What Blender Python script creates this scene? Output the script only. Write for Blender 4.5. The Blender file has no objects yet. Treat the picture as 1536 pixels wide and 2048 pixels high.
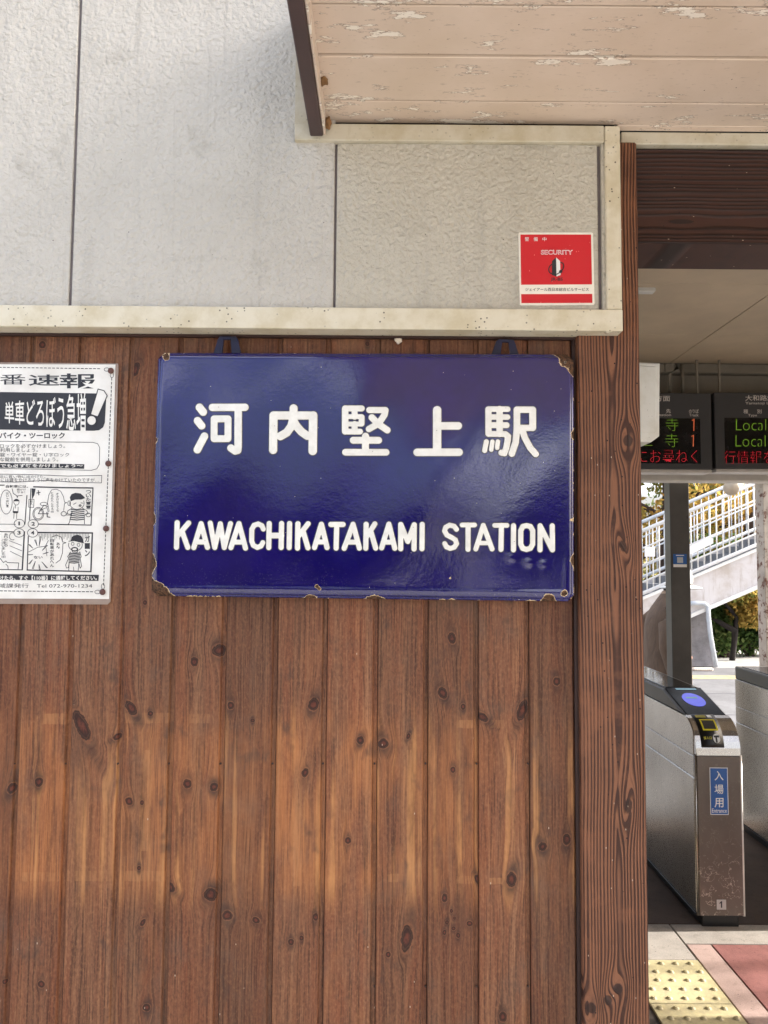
import bpy, bmesh, math, random
import numpy as np
from mathutils import Vector, Matrix
random.seed(7)
sc = bpy.context.scene
R = math.radians
# ------------------------------------------------------------------ camera
FPX = 1500.0; PITCH = R(3.76); ROLL = R(0.44)
CAM = Vector((0.0, -1.5, 1.6))
fwd = Vector((0, math.cos(PITCH), math.sin(PITCH)))
U0 = Vector((0, -math.sin(PITCH), math.cos(PITCH))); X0 = Vector((1, 0, 0))
right = X0*math.cos(ROLL) + U0*math.sin(ROLL)
up = U0*math.cos(ROLL) - X0*math.sin(ROLL)
cam = bpy.data.cameras.new('camera'); camo = bpy.data.objects.new('camera', cam)
sc.collection.objects.link(camo); sc.camera = camo
cam.sensor_fit = 'VERTICAL'; cam.sensor_height = 36.0; cam.lens = 36.0*FPX/2048.0
cam.clip_start = 0.05; cam.clip_end = 2000
m = Matrix.Identity(4)
for r in range(3):
    m[r][0] = right[r]; m[r][1] = up[r]; m[r][2] = -fwd[r]; m[r][3] = CAM[r]
camo.matrix_world = m
def W(px, py, Y):
    """point of the vertical plane y=Y that the photograph shows at (px, py)"""
    d = fwd*FPX + right*(px-768.0) - up*(py-1024.0)
    return CAM + d*((Y-CAM.y)/d.y)
# ------------------------------------------------------------------ sky, sun, exposure
SUN_EL = R(31); SUN_AZ = (0.9995, 0.03)
w = bpy.data.worlds.new('World'); sc.world = w; w.use_nodes = True
nt = w.node_tree; sk = nt.nodes.new('ShaderNodeTexSky'); sk.sky_type = 'NISHITA'; sk.sun_disc = False
sk.sun_elevation = SUN_EL; sk.sun_rotation = math.atan2(SUN_AZ[0], SUN_AZ[1])
sk.air_density = 0.7; sk.dust_density = 7.0; sk.ozone_density = 0.5
# bright patchy clouds, placed to put highlights in the sign's gloss
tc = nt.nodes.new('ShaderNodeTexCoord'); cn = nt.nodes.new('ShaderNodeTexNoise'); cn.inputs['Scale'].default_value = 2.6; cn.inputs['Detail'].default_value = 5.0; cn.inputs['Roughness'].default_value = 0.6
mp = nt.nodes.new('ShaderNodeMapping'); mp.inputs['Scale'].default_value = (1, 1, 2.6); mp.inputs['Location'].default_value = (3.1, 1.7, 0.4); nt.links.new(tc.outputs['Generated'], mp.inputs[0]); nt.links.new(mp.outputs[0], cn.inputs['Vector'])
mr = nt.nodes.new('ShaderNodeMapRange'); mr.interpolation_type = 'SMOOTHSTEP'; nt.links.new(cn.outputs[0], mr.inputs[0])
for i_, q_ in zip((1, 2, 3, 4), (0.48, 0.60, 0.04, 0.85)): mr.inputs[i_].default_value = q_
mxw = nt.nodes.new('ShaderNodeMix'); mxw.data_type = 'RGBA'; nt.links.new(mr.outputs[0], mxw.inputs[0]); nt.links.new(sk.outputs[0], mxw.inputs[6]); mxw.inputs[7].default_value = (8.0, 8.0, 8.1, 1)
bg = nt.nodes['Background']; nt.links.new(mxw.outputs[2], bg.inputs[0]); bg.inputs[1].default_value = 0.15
sl = bpy.data.lights.new('sun', 'SUN'); sl.energy = 3.8; sl.angle = R(0.5); sl.color = (1.0, 0.95, 0.88)
so = bpy.data.objects.new('sun', sl); sc.collection.objects.link(so)
sd = Vector((SUN_AZ[0]*math.cos(SUN_EL), SUN_AZ[1]*math.cos(SUN_EL), math.sin(SUN_EL)))
so.location = (6, 0, 8); so.rotation_mode = 'QUATERNION'; so.rotation_quaternion = sd.to_track_quat('Z', 'Y')
vs = sc.view_settings; vs.view_transform = 'Standard'; vs.look = 'None'; vs.gamma = 1.0; vs.use_curve_mapping = False
vs.exposure = 1.6
vs.use_white_balance = True; vs.white_balance_temperature = 6300; vs.white_balance_tint = 10
sc.cycles.use_denoising = True
sc.cycles.max_bounces = 6; sc.cycles.diffuse_bounces = 3; sc.cycles.glossy_bounces = 3; sc.cycles.use_adaptive_sampling = True; sc.cycles.adaptive_threshold = 0.02; sc.cycles.sample_clamp_indirect = 6.0

# ------------------------------------------------------------------ node helper
def srgb(r, g, b):
    f = lambda c: (c/255/12.92) if c/255 <= 0.04045 else ((c/255+0.055)/1.055)**2.4
    return (f(r), f(g), f(b), 1.0)
class G:
    def __init__(s, name):
        s.m = bpy.data.materials.new(name); s.m.use_nodes = True
        s.t = s.m.node_tree; s.t.nodes.clear()
        s.out = s.t.nodes.new('ShaderNodeOutputMaterial')
        s._oc = None
    def lk(s, sock, v):
        if isinstance(v, bpy.types.NodeSocket): s.t.links.new(v, sock)
        elif v is not None:
            try: sock.default_value = v
            except Exception:
                sock.default_value = (v, v, v) if len(sock.default_value) == 3 else (v, v, v, 1)
    def node(s, typ, outs=0, props=None, **ins):
        n = s.t.nodes.new(typ)
        for k, v in (props or {}).items(): setattr(n, k, v)
        for k, v in ins.items():
            k = k.replace('_', ' ')
            s.lk(n.inputs[k], v)
        return n.outputs[outs]
    def math(s, op, a, b=None, c=None, clamp=False):
        n = s.t.nodes.new('ShaderNodeMath'); n.operation = op; n.use_clamp = clamp
        for i, v in enumerate((a, b, c)):
            if v is not None: s.lk(n.inputs[i], v)
        return n.outputs[0]
    def vm(s, op, a, b=None, out=0):
        n = s.t.nodes.new('ShaderNodeVectorMath'); n.operation = op
        s.lk(n.inputs[0], a)
        if b is not None: s.lk(n.inputs[1], b)
        return n.outputs[out]
    def oc(s):
        if s._oc is None: s._oc = s.node('ShaderNodeTexCoord', 'Object')
        return s._oc
    def sep(s, v):
        n = s.t.nodes.new('ShaderNodeSeparateXYZ'); s.lk(n.inputs[0], v); return n.outputs
    def comb(s, x, y, z):
        n = s.t.nodes.new('ShaderNodeCombineXYZ')
        for i, v in enumerate((x, y, z)): s.lk(n.inputs[i], v)
        return n.outputs[0]
    def noise(s, vec, scale, detail=3.0, rough=0.55, dist=0.0, out=0):
        n = s.t.nodes.new('ShaderNodeTexNoise')
        s.lk(n.inputs['Vector'], vec); s.lk(n.inputs['Scale'], scale); n.inputs['Detail'].default_value = detail
        n.inputs['Roughness'].default_value = rough; n.inputs['Distortion'].default_value = dist
        return n.outputs[out]
    def voro(s, vec, scale, feat='F1', rnd=1.0):
        n = s.t.nodes.new('ShaderNodeTexVoronoi'); n.feature = feat
        s.lk(n.inputs['Vector'], vec); n.inputs['Scale'].default_value = scale; n.inputs['Randomness'].default_value = rnd
        return n.outputs[0]
    def ss(s, v, a, b, lo=0.0, hi=1.0):
        n = s.t.nodes.new('ShaderNodeMapRange'); n.interpolation_type = 'SMOOTHSTEP'; n.clamp = True
        s.lk(n.inputs[0], v)
        for i, q in zip((1, 2, 3, 4), (a, b, lo, hi)): n.inputs[i].default_value = q
        return n.outputs[0]
    def lin(s, v, a, b, lo=0.0, hi=1.0):
        n = s.t.nodes.new('ShaderNodeMapRange'); n.clamp = True
        s.lk(n.inputs[0], v)
        for i, q in zip((1, 2, 3, 4), (a, b, lo, hi)): n.inputs[i].default_value = q
        return n.outputs[0]
    def mix(s, f, a, b, mode='MIX'):
        n = s.t.nodes.new('ShaderNodeMix'); n.data_type = 'RGBA'; n.blend_type = mode; n.clamp_factor = True
        s.lk(n.inputs[0], f)
        for i, v in ((6, a), (7, b)): s.lk(n.inputs[i], v if not isinstance(v, tuple) or len(v) == 4 else (*v, 1))
        return n.outputs[2]
    def mapv(s, vec, scale, loc=(0, 0, 0)):
        n = s.t.nodes.new('ShaderNodeMapping'); s.lk(n.inputs[0], vec)
        n.inputs['Scale'].default_value = scale; n.inputs['Location'].default_value = loc
        return n.outputs[0]
    def bump(s, h, strength=0.5, dist=0.002, normal=None):
        n = s.t.nodes.new('ShaderNodeBump'); s.lk(n.inputs['Height'], h)
        n.inputs['Strength'].default_value = strength; n.inputs['Distance'].default_value = dist
        if normal is not None: s.lk(n.inputs['Normal'], normal)
        return n.outputs[0]
    def attr(s, name):
        n = s.t.nodes.new('ShaderNodeAttribute'); n.attribute_name = name; return n.outputs['Fac']
    def finish(s, color, rough=0.6, metal=0.0, normal=None, spec=None, emit=None, estr=0.0, coat=None, alpha=None, trans=None):
        p = s.t.nodes.new('ShaderNodeBsdfPrincipled')
        s.lk(p.inputs['Base Color'], color if not isinstance(color, tuple) or len(color) == 4 else (*color, 1))
        s.lk(p.inputs['Roughness'], rough); s.lk(p.inputs['Metallic'], metal)
        if normal is not None: s.lk(p.inputs['Normal'], normal)
        if spec is not None: s.lk(p.inputs['Specular IOR Level'], spec)
        if coat is not None:
            s.lk(p.inputs['Coat Weight'], coat[0]); p.inputs['Coat Roughness'].default_value = coat[1]; p.inputs['Coat IOR'].default_value = coat[2]
            if normal is not None: s.lk(p.inputs['Coat Normal'], normal)
        if emit is not None:
            s.lk(p.inputs['Emission Color'], emit if not isinstance(emit, tuple) or len(emit) == 4 else (*emit, 1)); p.inputs['Emission Strength'].default_value = estr
        if alpha is not None: s.lk(p.inputs['Alpha'], alpha)
        if trans is not None: s.lk(p.inputs['Transmission Weight'], trans)
        s.t.links.new(p.outputs[0], s.out.inputs[0])
        return s.m
MATS = {}
def plain(name, col, rough=0.6, metal=0.0, var=0.12, scale=9.0, spec=None, bump=0.0):
    """flat colour with a little uneven tone"""
    if name in MATS: return MATS[name]
    g = G(name); n = g.noise(g.oc(), scale, 5, 0.6)
    f = g.lin(n, 0.3, 0.7, 1-var, 1+var)
    c = g.mix(1.0, tuple(col), g.comb(f, f, f), 'MULTIPLY')
    nb = g.bump(g.noise(g.oc(), scale*25, 3), bump, 0.001) if bump else None
    MATS[name] = g.finish(c, g.lin(n, 0.2, 0.8, max(0.03, rough-0.08), min(1, rough+0.08)), metal, nb, spec)
    return MATS[name]

# ------------------------------------------------------------------ object helpers
COL = sc.collection
def link(name, me, mat=None, parent=None):
    o = bpy.data.objects.new(name, me); COL.objects.link(o)
    if mat is not None: me.materials.append(mat)
    if parent is not None:
        o.parent = parent; o.matrix_parent_inverse = parent.matrix_basis.inverted()
    return o
def thing(name, label, cat, loc=(0, 0, 0), group=None):
    o = bpy.data.objects.new(name, None); COL.objects.link(o); o.location = loc; o.empty_display_size = 0.1
    o.matrix_basis = Matrix.Translation(loc)
    o['label'] = label; o['category'] = cat
    if group: o['group'] = group
    return o
def tag(o, label, cat, group=None):
    o['label'] = label; o['category'] = cat
    if group: o['group'] = group
    return o
def struct(o): o['kind'] = 'structure'; return o
def mesh_from(name, verts, faces, smooth=False):
    me = bpy.data.meshes.new(name); me.from_pydata([tuple(v) for v in verts], [], faces); me.update()
    if smooth: me.polygons.foreach_set('use_smooth', [True]*len(me.polygons))
    return me
def box_bm(bm, x0, x1, y0, y1, z0, z1, bev=0.0, seg=1):
    r = bmesh.ops.create_cube(bm, size=1.0)
    for v in r['verts']:
        v.co = Vector(((x0+x1)/2+v.co.x*(x1-x0), (y0+y1)/2+v.co.y*(y1-y0), (z0+z1)/2+v.co.z*(z1-z0)))
    if bev:
        es = list({e for v in r['verts'] for e in v.link_edges})
        bmesh.ops.bevel(bm, geom=es, offset=bev, segments=seg, affect='EDGES', profile=0.5)
def bm_obj(name, bm, mat=None, parent=None, smooth=False):
    bmesh.ops.recalc_face_normals(bm, faces=bm.faces[:])
    me = bpy.data.meshes.new(name); bm.to_mesh(me); bm.free()
    if smooth: me.polygons.foreach_set('use_smooth', [True]*len(me.polygons))
    return link(name, me, mat, parent)
def box(name, x0, x1, y0, y1, z0, z1, mat, parent=None, bev=0.002, seg=1):
    bm = bmesh.new(); box_bm(bm, min(x0, x1), max(x0, x1), min(y0, y1), max(y0, y1), min(z0, z1), max(z0, z1), bev, seg)
    return bm_obj(name, bm, mat, parent)
def prism(name, pts, axis, a, b, mat, parent=None, bev=0.0, smooth=False):
    """extrude a polygon: axis 'y' pts=(x,z); axis 'x' pts=(y,z); axis 'z' pts=(x,y)"""
    bm = bmesh.new()
    def P(p, q): return {'y': (p[0], q, p[1]), 'x': (q, p[0], p[1]), 'z': (p[0], p[1], q)}[axis]
    v0 = [bm.verts.new(P(p, a)) for p in pts]; v1 = [bm.verts.new(P(p, b)) for p in pts]
    n = len(pts); caps = [bm.faces.new(v0), bm.faces.new(v1[::-1])]
    for i in range(n): bm.faces.new((v0[i], v0[(i+1) % n], v1[(i+1) % n], v1[i]))
    if bev: bmesh.ops.bevel(bm, geom=list({e for f in caps for e in f.edges}), offset=bev, segments=1, affect='EDGES')
    bmesh.ops.triangulate(bm, faces=[f for f in bm.faces if len(f.verts) > 4])
    return bm_obj(name, bm, mat, parent, smooth)
def quadpx(x0, y0, x1, y1, Y):
    return [W(x0, y0, Y), W(x1, y0, Y), W(x1, y1, Y), W(x0, y1, Y)]
def tube_bm(bm, pts, rad, n=8, cap=True):
    pts = [Vector(p) for p in pts]; rings = []
    for i, p in enumerate(pts):
        t = (pts[min(i+1, len(pts)-1)]-pts[max(i-1, 0)]).normalized()
        a = t.cross(Vector((0.31, 0.2, 0.93)) if abs(t.z) < 0.9 else Vector((1, 0.1, 0))).normalized(); b = t.cross(a)
        r = rad[i] if isinstance(rad, (list, tuple)) else rad
        rings.append([bm.verts.new(p+(a*math.cos(k*2*math.pi/n)+b*math.sin(k*2*math.pi/n))*r) for k in range(n)])
    for i in range(len(rings)-1):
        for k in range(n): bm.faces.new((rings[i][k], rings[i][(k+1) % n], rings[i+1][(k+1) % n], rings[i+1][k]))
    if cap: bm.faces.new(rings[0]); bm.faces.new(rings[-1][::-1])
def tube(name, pts, rad, mat, parent=None, n=8):
    bm = bmesh.new(); tube_bm(bm, pts, rad, n); return bm_obj(name, bm, mat, parent, True)

# ---- distance-field shapes (letters, ink drawings): strokes are (half width, [(px,py)...]) in photograph pixels on the plane Y
def seg_sdf(gx, gy, strokes):
    d = np.full(gx.shape, 1e9)
    for hw, pts in strokes:
        for (ax, ay), (bx, by) in zip(pts[:-1], pts[1:]):
            vx, vy = bx-ax, by-ay; L = vx*vx+vy*vy+1e-9
            t = np.clip(((gx-ax)*vx+(gy-ay)*vy)/L, 0, 1)
            d = np.minimum(d, np.hypot(gx-ax-t*vx, gy-ay-t*vy)-hw)
    return d
def iso_mesh(name, strokes, step, iso, place, height=None):
    """triangles of {sdf < iso}; place(px,py,h)->world"""
    xs = [p[0] for _, q in strokes for p in q]; ys = [p[1] for _, q in strokes for p in q]
    mw = max(h for h, _ in strokes)+iso+2*step
    X = np.arange(min(xs)-mw, max(xs)+mw+step, step); Y = np.arange(min(ys)-mw, max(ys)+mw+step, step)
    gx, gy = np.meshgrid(X, Y); S = seg_sdf(gx, gy, strokes)-iso
    vid = {}; verts = []; faces = []
    def add(key, x, y, s):
        if key not in vid:
            vid[key] = len(verts); verts.append(place(x, y, height(-s) if height else 0.0))
        return vid[key]
    nx = len(X)
    inside = S < 0
    any4 = inside[:-1, :-1] | inside[1:, :-1] | inside[:-1, 1:] | inside[1:, 1:]
    for j, i in zip(*np.nonzero(any4)):
        c = [(j, i), (j, i+1), (j+1, i+1), (j+1, i)]
        for tri in ((0, 1, 2), (0, 2, 3)):
            poly = []
            for k in range(3):
                a = c[tri[k]]; b = c[tri[(k+1) % 3]]; sa = S[a]; sb = S[b]
                if sa < 0: poly.append(add((a,), X[a[1]], Y[a[0]], sa))
                if (sa < 0) != (sb < 0):
                    t = sa/(sa-sb); lo, hi = min(a, b), max(a, b)
                    poly.append(add((lo, hi), X[a[1]]+t*(X[b[1]]-X[a[1]]), Y[a[0]]+t*(Y[b[0]]-Y[a[0]]), 0.0))
            if len(poly) >= 3: faces.append(poly)
    return mesh_from(name, verts, faces, True)
# ---- flat lettering fitted to a pixel rectangle on a plane
def text_mesh(name, body, rect, Y, mat, parent=None, bold=0.0, shear=0.0, quad=None, curve_fit=None, place=None, dz=0.0):
    cu = bpy.data.curves.new('t', 'FONT'); cu.body = body; cu.offset = bold; cu.resolution_u = 3; cu.shear = shear
    cu.fill_mode = 'FRONT'
    tmp = bpy.data.objects.new('t', cu)
    me = bpy.data.meshes.new_from_object(tmp)
    bpy.data.objects.remove(tmp); bpy.data.curves.remove(cu)
    n = len(me.vertices); co = np.empty(n*3); me.vertices.foreach_get('co', co); co = co.reshape(-1, 3)
    lo = co.min(0); hi = co.max(0)
    x0, y0, x1, y1 = rect
    out = []
    for x, y, _ in co:
        u = (x-lo[0])/max(hi[0]-lo[0], 1e-6); v = (hi[1]-y)/max(hi[1]-lo[1], 1e-6)
        px = x0+u*(x1-x0); py = y0+v*(y1-y0)
        if curve_fit: px, py = curve_fit(u, v, px, py)
        out.append(place(px, py) if place else W(px, py, Y))
    me.vertices.foreach_set('co', np.array([tuple(p) for p in out]).ravel()); me.materials.clear(); me.update()
    me.name = name
    if mat is None: return me
    return link(name, me, mat, parent)
def join_meshes(name, parts, mat, parent):
    """one flat print from many small pieces: each a mesh or a plain polygon"""
    vs2, fs2 = [], []
    for o in parts:
        b = len(vs2)
        if isinstance(o, bpy.types.Mesh):
            vs2 += [tuple(v.co) for v in o.vertices]; fs2 += [[b+i for i in p.vertices] for p in o.polygons]
            bpy.data.meshes.remove(o)
        else:
            vs2 += o; fs2.append(list(range(b, b+len(o))))
    return link(name, mesh_from(name, vs2, fs2), mat, parent)

# ================================================================== wood
def knot_fields(g, P, knots, warp=0.8):
    """P=object coords; knots=(x,z,rx,rz,tilt). returns warped P, knot mask radius-min, halo"""
    sx = g.sep(P); shift = None; rmin = None; halo = None
    for (kx, kz, rx, rz, tl) in knots:
        dp = g.vm('SUBTRACT', P, (kx, 0, kz)); c, s = math.cos(tl), math.sin(tl)
        a = g.vm('DOT_PRODUCT', dp, (c/rx, 0, s/rx), 1); b = g.vm('DOT_PRODUCT', dp, (-s/rz, 0, c/rz), 1)
        r2 = g.math('MULTIPLY_ADD', a, a, g.math('MULTIPLY', b, b))
        bb = g.math('MULTIPLY', b, 0.36)
        r2e = g.math('MULTIPLY_ADD', a, g.math('MULTIPLY', a, 0.5), g.math('MULTIPLY', bb, bb))
        e = g.math('POWER', 2.718, g.math('MULTIPLY', r2e, -0.55))
        sh = g.math('MULTIPLY', g.math('MULTIPLY', a, e), -rx*warp*1.5)
        shift = sh if shift is None else g.math('ADD', shift, sh)
        rmin = r2 if rmin is None else g.math('MINIMUM', rmin, r2)
        halo = e if halo is None else g.math('MAXIMUM', halo, e)
    return sx, shift, rmin, halo
def plank_mat(i, knots, ghosts, tone, warm):
    g = G('stained_cedar_plank'); P = g.oc(); rnd = random.Random(100+i)
    ox, oz = rnd.uniform(-50, 50), rnd.uniform(-50, 50)
    # hand-rough wander of the grain
    wob = g.noise(g.mapv(P, (3, 1, 1.1), (ox, 0, oz)), 1.0, 2, 0.5)
    if knots: sx, shift, rmin, halo = knot_fields(g, P, knots)
    else: sx, shift, rmin, halo = g.sep(P), None, None, None
    u = g.math('ADD', sx[0], g.math('MULTIPLY', wob, 0.02))
    if shift is not None: u = g.math('ADD', u, shift)
    z = sx[2]
    def stretch(su, sz, det, dist=0.0, o=0.0):
        return g.noise(g.comb(g.math('MULTIPLY_ADD', u, su, ox+o), oz+o, g.math('MULTIPLY', z, sz)), 1.0, det, 0.6, dist)
    broad = stretch(30, 1.6, 2); grain = stretch(190, 3.5, 3); fine = stretch(420, 12, 2, o=3.0); rings = stretch(110, 1.2, 1, o=9.0)
    blotch = g.noise(P, 7.0+rnd.random()*2, 3, 0.6); mot = g.noise(g.mapv(P, (1, 1, 0.5), (ox, 0, oz)), 230.0, 2, 0.65)
    dark = srgb(58, 34, 24); mid = srgb(*[c*tone for c in (118, 80, 57)]); lite = srgb(*[c*tone for c in (166, 120, 84)])
    red = srgb(*[c*tone for c in (120, 71, 46)])
    c = g.mix(g.ss(broad, 0.3, 0.72), mid, red)
    c = g.mix(g.math('MULTIPLY', g.ss(rings, 0.52, 0.70), 0.28), c, lite)
    c = g.mix(g.math('MULTIPLY', g.ss(grain, 0.48, 0.70), 0.7), c, dark)
    c = g.mix(g.math('MULTIPLY', g.ss(fine, 0.54, 0.75), 0.4), c, lite)
    c = g.mix(g.math('MULTIPLY', g.ss(fine, 0.46, 0.3), 0.6), c, dark)
    c = g.mix(g.math('MULTIPLY', g.ss(mot, 0.5, 0.72), 0.38), c, dark)
    c = g.mix(g.math('MULTIPLY', g.ss(mot, 0.5, 0.3), 0.25), c, lite)
    # grey weathering and dark blotches
    c = g.mix(g.math('MULTIPLY', g.ss(blotch, 0.5, 0.75), 0.45), c, srgb(98, 80, 68))
    bl2 = g.noise(g.mapv(P, (2.2, 1, 1), (ox, 3, oz)), 4.5, 4, 0.6)
    c = g.mix(g.math('MULTIPLY', g.ss(bl2, 0.56, 0.75), 0.5), c, srgb(72, 48, 38))
    # orange faded zone behind old notices
    wz = g.math('MULTIPLY', g.ss(z, warm[0]-0.05, warm[0]+0.05), g.ss(z, warm[1]+0.06, warm[1]-0.05))
    wz = g.math('MULTIPLY', wz, g.ss(g.noise(g.mapv(P, (4, 1, 1), (oz, 0, ox)), 5.0, 4, 0.6), 0.32, 0.62))
    c = g.mix(g.math('MULTIPLY', g.math('MULTIPLY', wz, g.lin(fine, 0.3, 0.6, 0.35, 1.0)), warm[2]*0.8), c, srgb(186, 120, 70), 'MIX')
    stk_ = g.math('MULTIPLY', wz, g.ss(stretch(48, 0.9, 2, o=21.0), 0.54, 0.66)); c = g.mix(g.math('MULTIPLY', stk_, 0.6), c, srgb(208, 150, 92))
    smoke = g.math('MULTIPLY', g.ss(g.noise(g.mapv(P, (1.6, 1, 1), (oz, 7, ox)), 13.0, 3, 0.6), 0.58, 0.74), 0.6); c = g.mix(smoke, c, srgb(70, 54, 46))
    gold = g.math('MULTIPLY', g.ss(g.noise(g.mapv(P, (1.6, 1, .5), (ox, 9, oz)), 9.0, 3, 0.6), 0.56, 0.74), 0.28); c = g.mix(gold, c, srgb(154, 102, 64))
    for (x0, z0, x1, z1, s) in ghosts:      # tape ghosts left on the boards
        e = g.noise(P, 90, 3); jx = g.math('MULTIPLY_ADD', e, 0.006, sx[0]); jz = g.math('MULTIPLY_ADD', e, 0.006, z)
        mk = g.math('MULTIPLY', g.math('MULTIPLY', g.ss(jx, x0, x0+0.002), g.ss(jx, x1+0.004, x1+0.002)),
                    g.math('MULTIPLY', g.ss(jz, z0, z0+0.002), g.ss(jz, z1+0.004, z1+0.002)))
        mk = g.math('MULTIPLY', mk, g.math('MULTIPLY', g.ss(stretch(200, 10, 3, o=4.0), 0.35, 0.62), g.lin(blotch, 0.35, 0.6, 0.3, 1.0)))
        c = g.mix(g.math('MULTIPLY', mk, s*0.5), c, srgb(190, 136, 88))
    kk = None
    if rmin is not None:
        jit = g.noise(P, 75, 2, out=0); rr = g.math('ADD', g.math('SQRT', rmin), g.math('MULTIPLY_ADD', jit, 0.9, -0.45))
        c = g.mix(g.math('MULTIPLY', g.math('MULTIPLY', g.ss(halo, 0.25, 0.95), g.lin(blotch, 0.35, 0.58, 0.25, 1.0)), 0.9), c, srgb(60, 42, 34))
        edge = g.math('MULTIPLY', g.ss(rr, 0.75, 0.95), g.ss(rr, 1.55, 1.05))
        c = g.mix(g.math('MULTIPLY', g.math('MULTIPLY', edge, g.lin(mot, 0.35, 0.6, 0.0, 1.0)), 0.5), c, srgb(150, 92, 58))
        ink = g.mix(g.ss(rr, 0.2, 0.85), srgb(98, 50, 34), srgb(40, 22, 17)); ink = g.mix(g.math('MULTIPLY', g.ss(mot, 0.45, 0.65), 0.6), ink, srgb(48, 26, 20))
        kk = g.ss(rr, 1.1, 0.7); c = g.mix(kk, c, ink)
        rim = g.math('MULTIPLY', g.ss(rr, 0.85, 1.0), g.ss(rr, 1.18, 1.03)); c = g.mix(g.math('MULTIPLY', rim, 0.85), c, srgb(30, 18, 14)); rim2 = g.math('MULTIPLY', g.ss(rr, 1.15, 1.25), g.ss(rr, 1.5, 1.3)); c = g.mix(g.math('MULTIPLY', g.math('MULTIPLY', rim2, g.ss(jit, 0.45, 0.6)), 0.22), c, srgb(164, 110, 74))
    # white paint flecks and scratches
    fl = g.voro(g.mapv(P, (1.0, 1, 0.35), (ox, 0, oz)), 34.0); c = g.mix(g.math('MULTIPLY', g.ss(fl, 0.032, 0.018), 0.8), c, srgb(206, 186, 164))
    h = g.math('ADD', g.math('MULTIPLY', fine, 0.7), g.math('MULTIPLY', mot, 0.5))
    return g.finish(c, g.lin(grain, 0.3, 0.7, 0.5, 0.7), 0, g.bump(h, 0.45, 0.0016), 0.35)
def beam_mat(name, xc, spacing, knots, lo, hi, axis='z', seed=0.0, amp=0.03):
    """plain-sawn softwood with raised late-wood rings (cathedral figure)"""
    g = G(name); P = g.oc()
    if axis == 'x':
        q = g.sep(P); P = g.comb(q[2], q[1], q[0])
    if knots: sx, shift, rmin, halo = knot_fields(g, P, knots, 1.15)
    else: sx, shift, rmin, halo = g.sep(P), None, None, None
    x = g.math('SUBTRACT', sx[0], xc)
    if shift is not None: x = g.math('ADD', x, shift)
    w1 = g.noise(g.comb(g.math('MULTIPLY', sx[0], 6.0), seed, g.math('MULTIPLY', sx[2], 2.4)), 1.0, 2, 0.5)
    x = g.math('ADD', x, g.math('MULTIPLY_ADD', w1, 0.014, -0.007))
    wz = g.noise(g.comb(seed, seed+4, g.math('MULTIPLY', sx[2], 3.1)), 1.0, 2, 0.55)
    dpt = g.math('MULTIPLY_ADD', wz, amp*2, -amp*0.45)
    r = g.math('SQRT', g.math('ADD', g.math('MULTIPLY', x, x), g.math('MULTIPLY', dpt, dpt)))
    irr = g.noise(g.comb(g.math('MULTIPLY', r, 60), seed, g.math('MULTIPLY', sx[2], 0.6)), 1.0, 2, 0.6)
    ph = g.math('ADD', g.math('DIVIDE', r, spacing), g.math('MULTIPLY', irr, 1.6))
    fr = g.math('FRACT', ph)
    late = g.math('MULTIPLY', g.ss(fr, 0.36, 0.74), g.ss(fr, 1.0, 0.93))
    fib = g.noise(g.comb(g.math('MULTIPLY', x, 900), seed, g.math('MULTIPLY', sx[2], 18)), 1.0, 3, 0.6)
    mot = g.noise(P, 14, 4, 0.6)
    c = g.mix(late, tuple(hi), tuple(lo))
    c = g.mix(g.math('MULTIPLY', g.ss(fib, 0.5, 0.75), 0.45), c, tuple(lo))
    c = g.mix(g.math('MULTIPLY', g.ss(mot, 0.5, 0.72), 0.4), c, (hi[0]*1.25, hi[1]*1.2, hi[2]*1.15, 1))
    c = g.mix(g.math('MULTIPLY', g.ss(mot, 0.48, 0.25), 0.45), c, tuple(lo))
    if rmin is not None:
        rr = g.math('ADD', g.math('SQRT', rmin), g.math('MULTIPLY_ADD', g.noise(P, 120, 3), 0.6, -0.3))
        c = g.mix(g.math('MULTIPLY', g.ss(rr, 1.15, 0.8), 0.85), c, srgb(46, 28, 22))
    sp = g.voro(g.mapv(P, (1, 1, 0.5)), 60.0); c = g.mix(g.ss(sp, 0.07, 0.03), c, srgb(190, 170, 150))
    sp2 = g.voro(g.mapv(P, (1, 1, 0.9), (3, 1, 7)), 48.0); c = g.mix(g.ss(sp2, 0.09, 0.05), c, srgb(34, 20, 16))
    h = g.math('ADD', g.math('MULTIPLY', late, 1.0), g.math('MULTIPLY', fib, 0.25))
    return g.finish(c, 0.58, 0, g.bump(h, 0.9, 0.0024), 0.35)

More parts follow.
